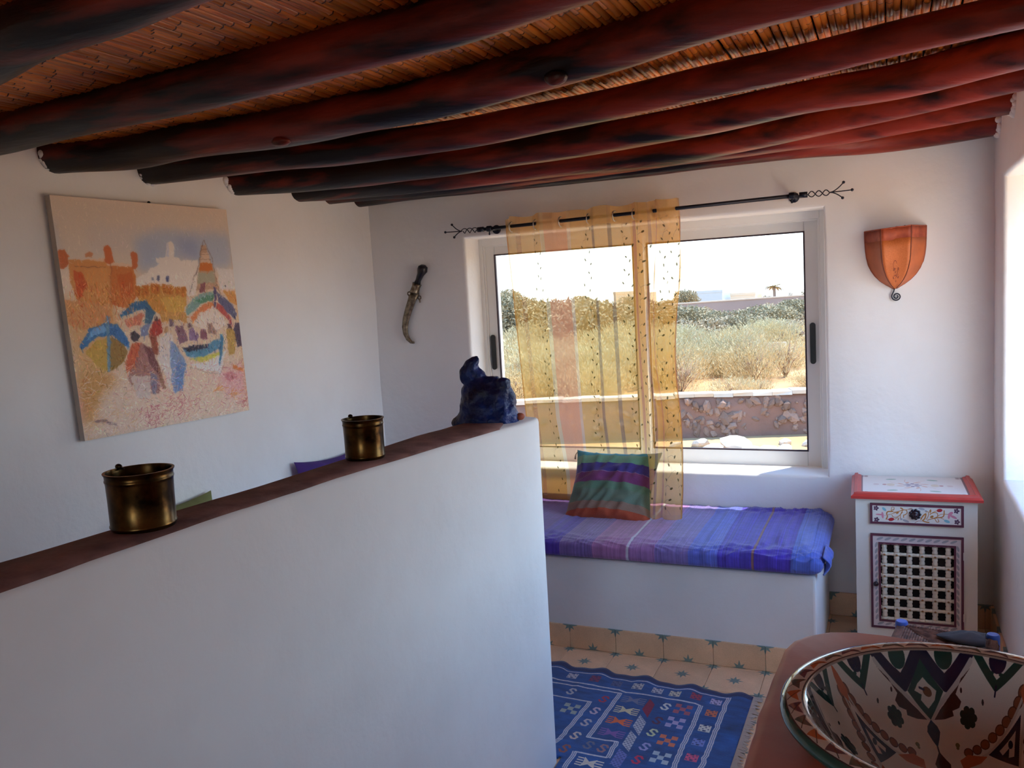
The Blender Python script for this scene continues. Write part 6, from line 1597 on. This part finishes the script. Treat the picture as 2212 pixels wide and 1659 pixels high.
def canopy(seed, n, h, r, tri, mode, name, leaf_mat, stems=9, trunk=None):
    rr = np.random.default_rng(seed); pyr = random.Random(seed)
    tips = []
    mb = MB()
    if trunk: mb.tube([(0, 0, -.1), (.05 * h * pyr.uniform(-1, 1), 0, trunk * h * .6), (0, 0, trunk * h)], [.05 * r, .04 * r, .03 * r], 6)
    base = trunk * h * .7 if trunk else 0
    for k in range(stems):
        a = 2 * PI * k / stems + pyr.uniform(-.3, .3); q = pyr.uniform(.25, 1) * r * .8; zt = h * pyr.uniform(.6, .95)
        p1 = (q * .35 * math.cos(a), q * .35 * math.sin(a), base + (zt - base) * .45); p2 = (q * math.cos(a), q * math.sin(a), zt)
        mb.tube([(pyr.uniform(-.04, .04) * r, pyr.uniform(-.04, .04) * r, base * .9), p1, p2], [.010 * r + .004, .007 * r + .003, .003], 4)
        for m in range(3):
            b_ = a + pyr.uniform(-.9, .9); mb.tube([p1, (p1[0] + q * .5 * math.cos(b_), p1[1] + q * .5 * math.sin(b_), zt * pyr.uniform(.7, 1.0))], [.008 * r + .002, .003], 3)
    if mode == 'broom':
        u = rr.random(n) ** .5; a = rr.random(n) * 2 * PI; zz = .04 + .96 * rr.random(n) ** .9
        R_ = r * (.55 + .45 * np.sin(np.clip(zz, 0, 1) * PI * .7)) * u
        lump = 1 + .22 * np.sin(a * 5 + seed) + .15 * np.sin(a * 9 + zz * 8)
        c = np.stack([R_ * lump * np.cos(a), R_ * lump * np.sin(a), zz * h * (1 - .22 * u ** 2) * (1 + .1 * np.sin(a * 7))], 1)
        d = np.stack([.45 * np.cos(a), .45 * np.sin(a), np.ones(n)], 1) + rr.normal(0, .28, (n, 3))
        asp = .22
    else:
        k = 16; cc_ = np.stack([rr.uniform(-.6, .6, k) * r, rr.uniform(-.6, .6, k) * r, (trunk or 0) * h + (h * (1 - (trunk or 0))) * rr.uniform(.25, .75, k)], 1)
        idx = rr.integers(0, k, n); v = rr.normal(0, 1, (n, 3)); v /= np.linalg.norm(v, axis=1)[:, None]
        sz = np.array([r * .42, r * .42, h * (1 - (trunk or 0)) * .26])
        c = cc_[idx] + v * sz * rr.uniform(.75, 1.05, (n, 1)); c[:, 2] = np.clip(c[:, 2], 0.02, h)
        d = rr.normal(0, 1, (n, 3)); asp = .6
    d /= np.linalg.norm(d, axis=1)[:, None]
    s_ = np.cross(d, rr.normal(0, 1, (n, 3))); s_ /= np.linalg.norm(s_, axis=1)[:, None]
    L_ = tri * rr.uniform(.6, 1.3, (n, 1))
    P_ = np.stack([c - s_ * L_ * asp * .5, c + s_ * L_ * asp * .5, c + d * L_], 1).reshape(-1, 3)
    me = bpy.data.meshes.new('foliage'); me.vertices.add(3 * n); me.vertices.foreach_set('co', P_.astype(np.float32).ravel())
    me.loops.add(3 * n); me.loops.foreach_set('vertex_index', np.arange(3 * n, dtype=np.int32)); me.polygons.add(n)
    me.polygons.foreach_set('loop_start', np.arange(0, 3 * n, 3, dtype=np.int32)); me.polygons.foreach_set('loop_total', np.full(n, 3, dtype=np.int32)); me.update(calc_edges=True)
    me.materials.append(leaf_mat)
    root = empty(name)
    f = link('foliage', me, None, root); f['kind'] = 'stuff'
    mb.build('stems' if not trunk else 'trunk', M['stem'], root, smooth=True)
    return root
protos = {}
def place(kind, x, y, s, label, cat, group):
    maker, used = protos[kind][0], protos[kind]
    if len(used) == 1: o = maker(); used.append(o)
    elif len(used) == 2 and False: o = used[1]
    else: o = copy_tree(used[1])
    o.location = (x, y, gz(x, y) - .03); o.rotation_euler = (0, 0, random.uniform(0, 6.28)); o.scale = (s, s, s * random.uniform(.88, 1.1))
    tag(o, label, cat, group); return o
protos['broomA'] = [lambda: canopy(1, 6500, 1.30, 1.15, .10, 'broom', 'shrub', M['broom'])]
protos['broomB'] = [lambda: canopy(2, 5200, 1.10, 1.05, .09, 'broom', 'shrub', M['broom2'], 12)]
protos['broomC'] = [lambda: canopy(3, 1300, 1.35, .95, .09, 'broom', 'shrub', M['broom2'], 22)]
protos['tuft'] = [lambda: canopy(4, 2200, .42, .5, .06, 'broom', 'shrub', M['broom2'], 14)]
protos['greyA'] = [lambda: canopy(5, 6500, 1.45, 1.5, .12, 'round', 'bush', M['grey'], 8)]
protos['greenA'] = [lambda: canopy(6, 6500, 1.65, 1.5, .12, 'round', 'bush', M['dkgreen'], 8)]
protos['tree'] = [lambda: canopy(7, 6000, 4.6, 2.2, .22, 'round', 'tree', M['dkgreen'], 8, trunk=.3)]
protos['cypress'] = [lambda: canopy(8, 2600, 5.0, .55, .16, 'round', 'tree', M['dkgreen'], 4, trunk=.1)]
LB = {'broomA': 'pale green broom shrub on the sand beyond the rubble wall', 'broomB': 'yellowish broom shrub on the sand beyond the rubble wall', 'broomC': 'sparse twiggy shrub with bare lower branches beyond the rubble wall',
      'tuft': 'low dry yellow tuft just behind the rubble wall', 'greyA': 'grey-green bush in the thicket before the far boundary wall', 'greenA': 'darker green bush in the thicket before the far boundary wall',
      'tree': 'dusty green tree standing behind the far boundary wall', 'cypress': 'narrow dark evergreen beyond the far boundary wall'}
GP = {'broomA': 'broom shrubs on the plain', 'broomB': 'broom shrubs on the plain (yellowish)', 'broomC': 'sparse twiggy shrubs', 'tuft': 'dry tufts behind the rubble wall', 'greyA': 'thicket of grey-green bushes', 'greenA': 'darker bushes of the thicket', 'tree': 'trees beyond the boundary wall', 'cypress': 'narrow evergreens beyond the boundary wall'}
def put(kind, x, y, s): place(kind, x, y, s, LB[kind], 'tree' if kind in ('tree', 'cypress') else 'shrub', GP[kind])
for a in [('broomC', -4.7, 31.0, 1.25), ('broomC', -5.9, 25.6, 1.0), ('tuft', -4.1, 24.4, 1.5), ('tuft', -3.6, 25.5, .9), ('broomA', -7.2, 27.5, 1.2), ('broomB', -6.6, 29.5, 1.15), ('broomC', -3.4, 30.5, 1.05), ('broomB', -3.4, 33.5, .9),
          ('broomA', -8.8, 26.0, 1.25), ('broomA', -9.9, 29.0, 1.2), ('broomB', -11.4, 26.5, 1.2), ('broomA', -13.0, 29.5, 1.3), ('broomA', -12.0, 24.0, 1.0), ('broomB', -7.9, 33.0, 1.2), ('broomA', -10.2, 34.5, 1.25), ('broomC', -5.5, 34.8, .85),
          ('broomA', -14.9, 34.0, 1.3), ('broomB', -13.2, 38.0, 1.2), ('broomA', -9.6, 40.5, 1.15), ('broomA', -11.6, 42.0, 1.2), ('broomB', -8.6, 37.0, 1.0), ('broomA', -16.5, 40.0, 1.4), ('broomA', -7.8, 44.5, 1.05), ('broomB', -18.5, 44.0, 1.3), ('tuft', -2.4, 27.5, 1.1), ('tuft', -6.3, 23.3, .8), ('tuft', -8.6, 22.6, .9), ('broomB', -2.6, 37.0, .95)]: put(*a)
nr_ = random.Random(33)
for k in range(44):
    y = nr_.uniform(24, 41); xr = nr_.uniform(-.50, -.10)
    if y < 29 and xr > -.235: continue
    put(nr_.choice(('broomA', 'broomB', 'broomA', 'broomC')), xr * y, y, nr_.uniform(.75, 1.25))
sr = random.Random(12)
for k in range(46):
    y = sr.uniform(43, 68); xr = sr.uniform(-.50, -.075)
    lim = 72.7 + 1.17 * (xr * y + 17.1)
    if y > lim - 3: continue
    put('greenA' if sr.random() < .28 else 'greyA', xr * y, y, sr.uniform(.8, 1.25))
for x, y, s in [(-15.2, 42, 1.9), (-13.2, 44.5, 1.7), (-17.5, 46.5, 1.9), (-19.8, 43, 1.8), (-10.8, 47, 1.3), (-23.2, 50, 2.0), (-26.0, 56, 1.9)]: put('greenA', x, y, s)
for x, y, s in [(-22.0, 100, .92), (-24.5, 101, .62), (-18.9, 104, .55), (-15.6, 104, .62), (-13.4, 103, .66), (-11.6, 106, .62), (-9.6, 108, .64), (-36, 80, .8), (-31, 90, .7), (-44, 96, 1.0), (-27.5, 96, .7)]: put('tree', x, y, s)
for x, y, s in [(-12.4, 122, .92), (-10.9, 120, 1.05), (-17.8, 118, .8), (-21.0, 125, .75)]: put('cypress', x, y, s)
# tell the countable plants apart by row and order, as they are seen from the window
def ordn(i): return ('leftmost', 'second from the left', 'third from the left', 'fourth from the left', 'fifth from the left', 'sixth from the left', 'seventh from the left', 'eighth from the left', 'ninth from the left', 'tenth from the left', 'eleventh from the left', 'twelfth from the left', 'thirteenth from the left', 'fourteenth from the left', 'fifteenth from the left')[i]
rows = {}
for o in list(C.objects):
    g_ = o.get('group')
    if o.parent is None and g_ in GP.values() and 'thicket' not in g_ and 'bushes' not in g_:
        y = o.location.y
        row = 'first row behind the rubble wall' if y < 28 else 'second row behind the rubble wall' if y < 34 else 'farther row on the plain' if y < 60 else 'row behind the boundary wall'
        rows.setdefault((g_, row), []).append(o)
short = {GP['broomA']: 'pale green broom shrub', GP['broomB']: 'yellowish broom shrub', GP['broomC']: 'sparse twiggy shrub', GP['tuft']: 'low dry tuft', GP['tree']: 'dusty green tree', GP['cypress']: 'narrow dark evergreen'}
for (g_, row), L_ in rows.items():
    L_.sort(key=lambda o: o.location.x / o.location.y)
    for i, o in enumerate(L_):
        o['label'] = short[g_] + (', ' + ordn(i) if len(L_) > 1 else '') + ' in the ' + row
# palm
pl_ = empty('palm', (-13.2, 109, gz(-13.2, 109)), label='small palm tree on the horizon beyond the far boundary wall', cat='tree')
MB().tube([(0, 0, -.2), (.05, 0, 2), (0, 0, 4.4)], [.22, .16, .16], 8).build('trunk', M['stem'], pl_, smooth=True)
for k in range(15):
    a = k * 2.4; el = .2 + .9 * ((k * .37) % 1)
    pts = [(math.cos(a) * t * 1.25, math.sin(a) * t * 1.25, 4.4 + el * t - .75 * t * t) for t in [i / 6 for i in range(7)]]
    MB().tube(pts, [.05, .16, .2, .2, .16, .1, .02], 4, flat=.15).build('frond', M['dkgreen'], pl_, smooth=True)
# far boundary wall
bw = empty('boundary_wall', (-17, 72.7, GZ), label='long pale mauve boundary wall with white capping at the far side of the plain', cat='wall')
def wall_run(name, a, b, h0, h1, th, mat, parent):
    d_ = Vector((b[0] - a[0], b[1] - a[1], 0)).normalized(); n_ = Vector((d_.y, -d_.x, 0)) * th
    V = []
    for p in (a, b):
        for sgn in (1, -1):
            for h in (h0, h1): V.append((p[0] + n_.x * sgn, p[1] + n_.y * sgn, GZ + h))
    F = [(0, 1, 5, 4), (2, 6, 7, 3), (1, 3, 7, 5), (0, 4, 6, 2), (0, 2, 3, 1), (4, 5, 7, 6)]
    o = link(name, mesh(name, V, F), mat, parent); o.matrix_parent_inverse = Matrix.Translation(-Vector(parent.location)); return o
M['mauve'] = material('shade_mauve_render', srgb(150, 136, 132), .95, var=.12, vscale=.3)  # darker mauve-grey carries the shade of the near side
wall_run('body', (-42, 43.6), (12, 106.8), -.5, 1.66, .15, M['mauve'], bw); wall_run('capping', (-42, 43.6), (12, 106.8), 1.66, 1.76, .22, M['rock'], bw)
# ruined dry-stone wall in the middle distance
rn = empty('ruined_wall', (-5.5, 41.4, GZ), label='tumbled pale dry-stone wall among the shrubs in the middle distance', cat='wall')
for k in range(150):
    t = random.random(); x = -7.6 + 6.2 * t; hmax = 1.0 - .35 * (1 - t)
    h = random.uniform(0, hmax); s_ = random.uniform(.10, .20)
    o = link('stone', lowrock[k % 6], M['rock'] if h > hmax - .3 else M['wallrock'], rn, loc=(x + 5.5 + random.uniform(-.1, .1), random.uniform(-.25, .25), h), rot=(random.uniform(0, 6), 0, random.uniform(0, 6))); o.scale = (s_ * 1.3, s_, s_)
lw = empty('concrete_block', (-4.6, 38.4, gz(-4.6, 38.4)), label='low pale concrete block wall before the tumbled dry-stone wall', cat='wall')
MB().box((-1.5, -.15, -.2), (0.4, .15, .62)).build('body', M['rock'], lw, bevel=.03)
MB().box((-3.9, .5, -.2), (-1.7, .8, .42)).build('low_part', M['rock'], lw, bevel=.03)
# far houses
M['hwhite'] = material('far_white_render', srgb(236, 232, 224), .9); M['hgrey'] = material('far_blue_grey_render', srgb(186, 194, 198), .9); M['hsand'] = material('far_sand_render', srgb(222, 204, 178), .9); M['hwin'] = material('far_window', srgb(120, 128, 134), .4)
def house(x0, x1, y, top, mat, label, wins, par=True):
    g_ = gz((x0 + x1) / 2, y)
    h_ = empty('house', ((x0 + x1) / 2, y, g_), label=label, cat='house')
    w = (x1 - x0) / 2
    MB().box((-w, 0, -.3), (w, 7, top - g_)).build('walls', mat, h_)
    MB().box((-w - .05, -.05, top - g_), (w + .05, .25, top - g_ + .35)).build('parapet', mat, h_)
    for wx in wins: MB().box((wx * w - .4, -.06, (top - g_) * .45), (wx * w + .4, .05, (top - g_) * .45 + .9)).build('window', M['hwin'], h_)
house(-25.5, -21.8, 122, .15, M['hgrey'], 'blue-grey flat-roofed house on the horizon beside the round tree', (-.5, .4))
house(-27.8, -25.0, 125, .05, M['hwhite'], 'white flat-roofed house on the horizon, left of the blue-grey house', (.2,))
house(-21.0, -17.6, 124, -.45, M['hsand'], 'low sand-coloured house on the horizon between trees', (-.4, .3))
house(-16.8, -12.9, 126, .25, M['hwhite'], 'white house with cream parapet on the horizon, right of the sand-coloured one', (-.5, .1, .6))
house(-40.0, -35.0, 130, .6, M['hsand'], 'pale house on the horizon seen through the sheer curtain', (-.4, .4))
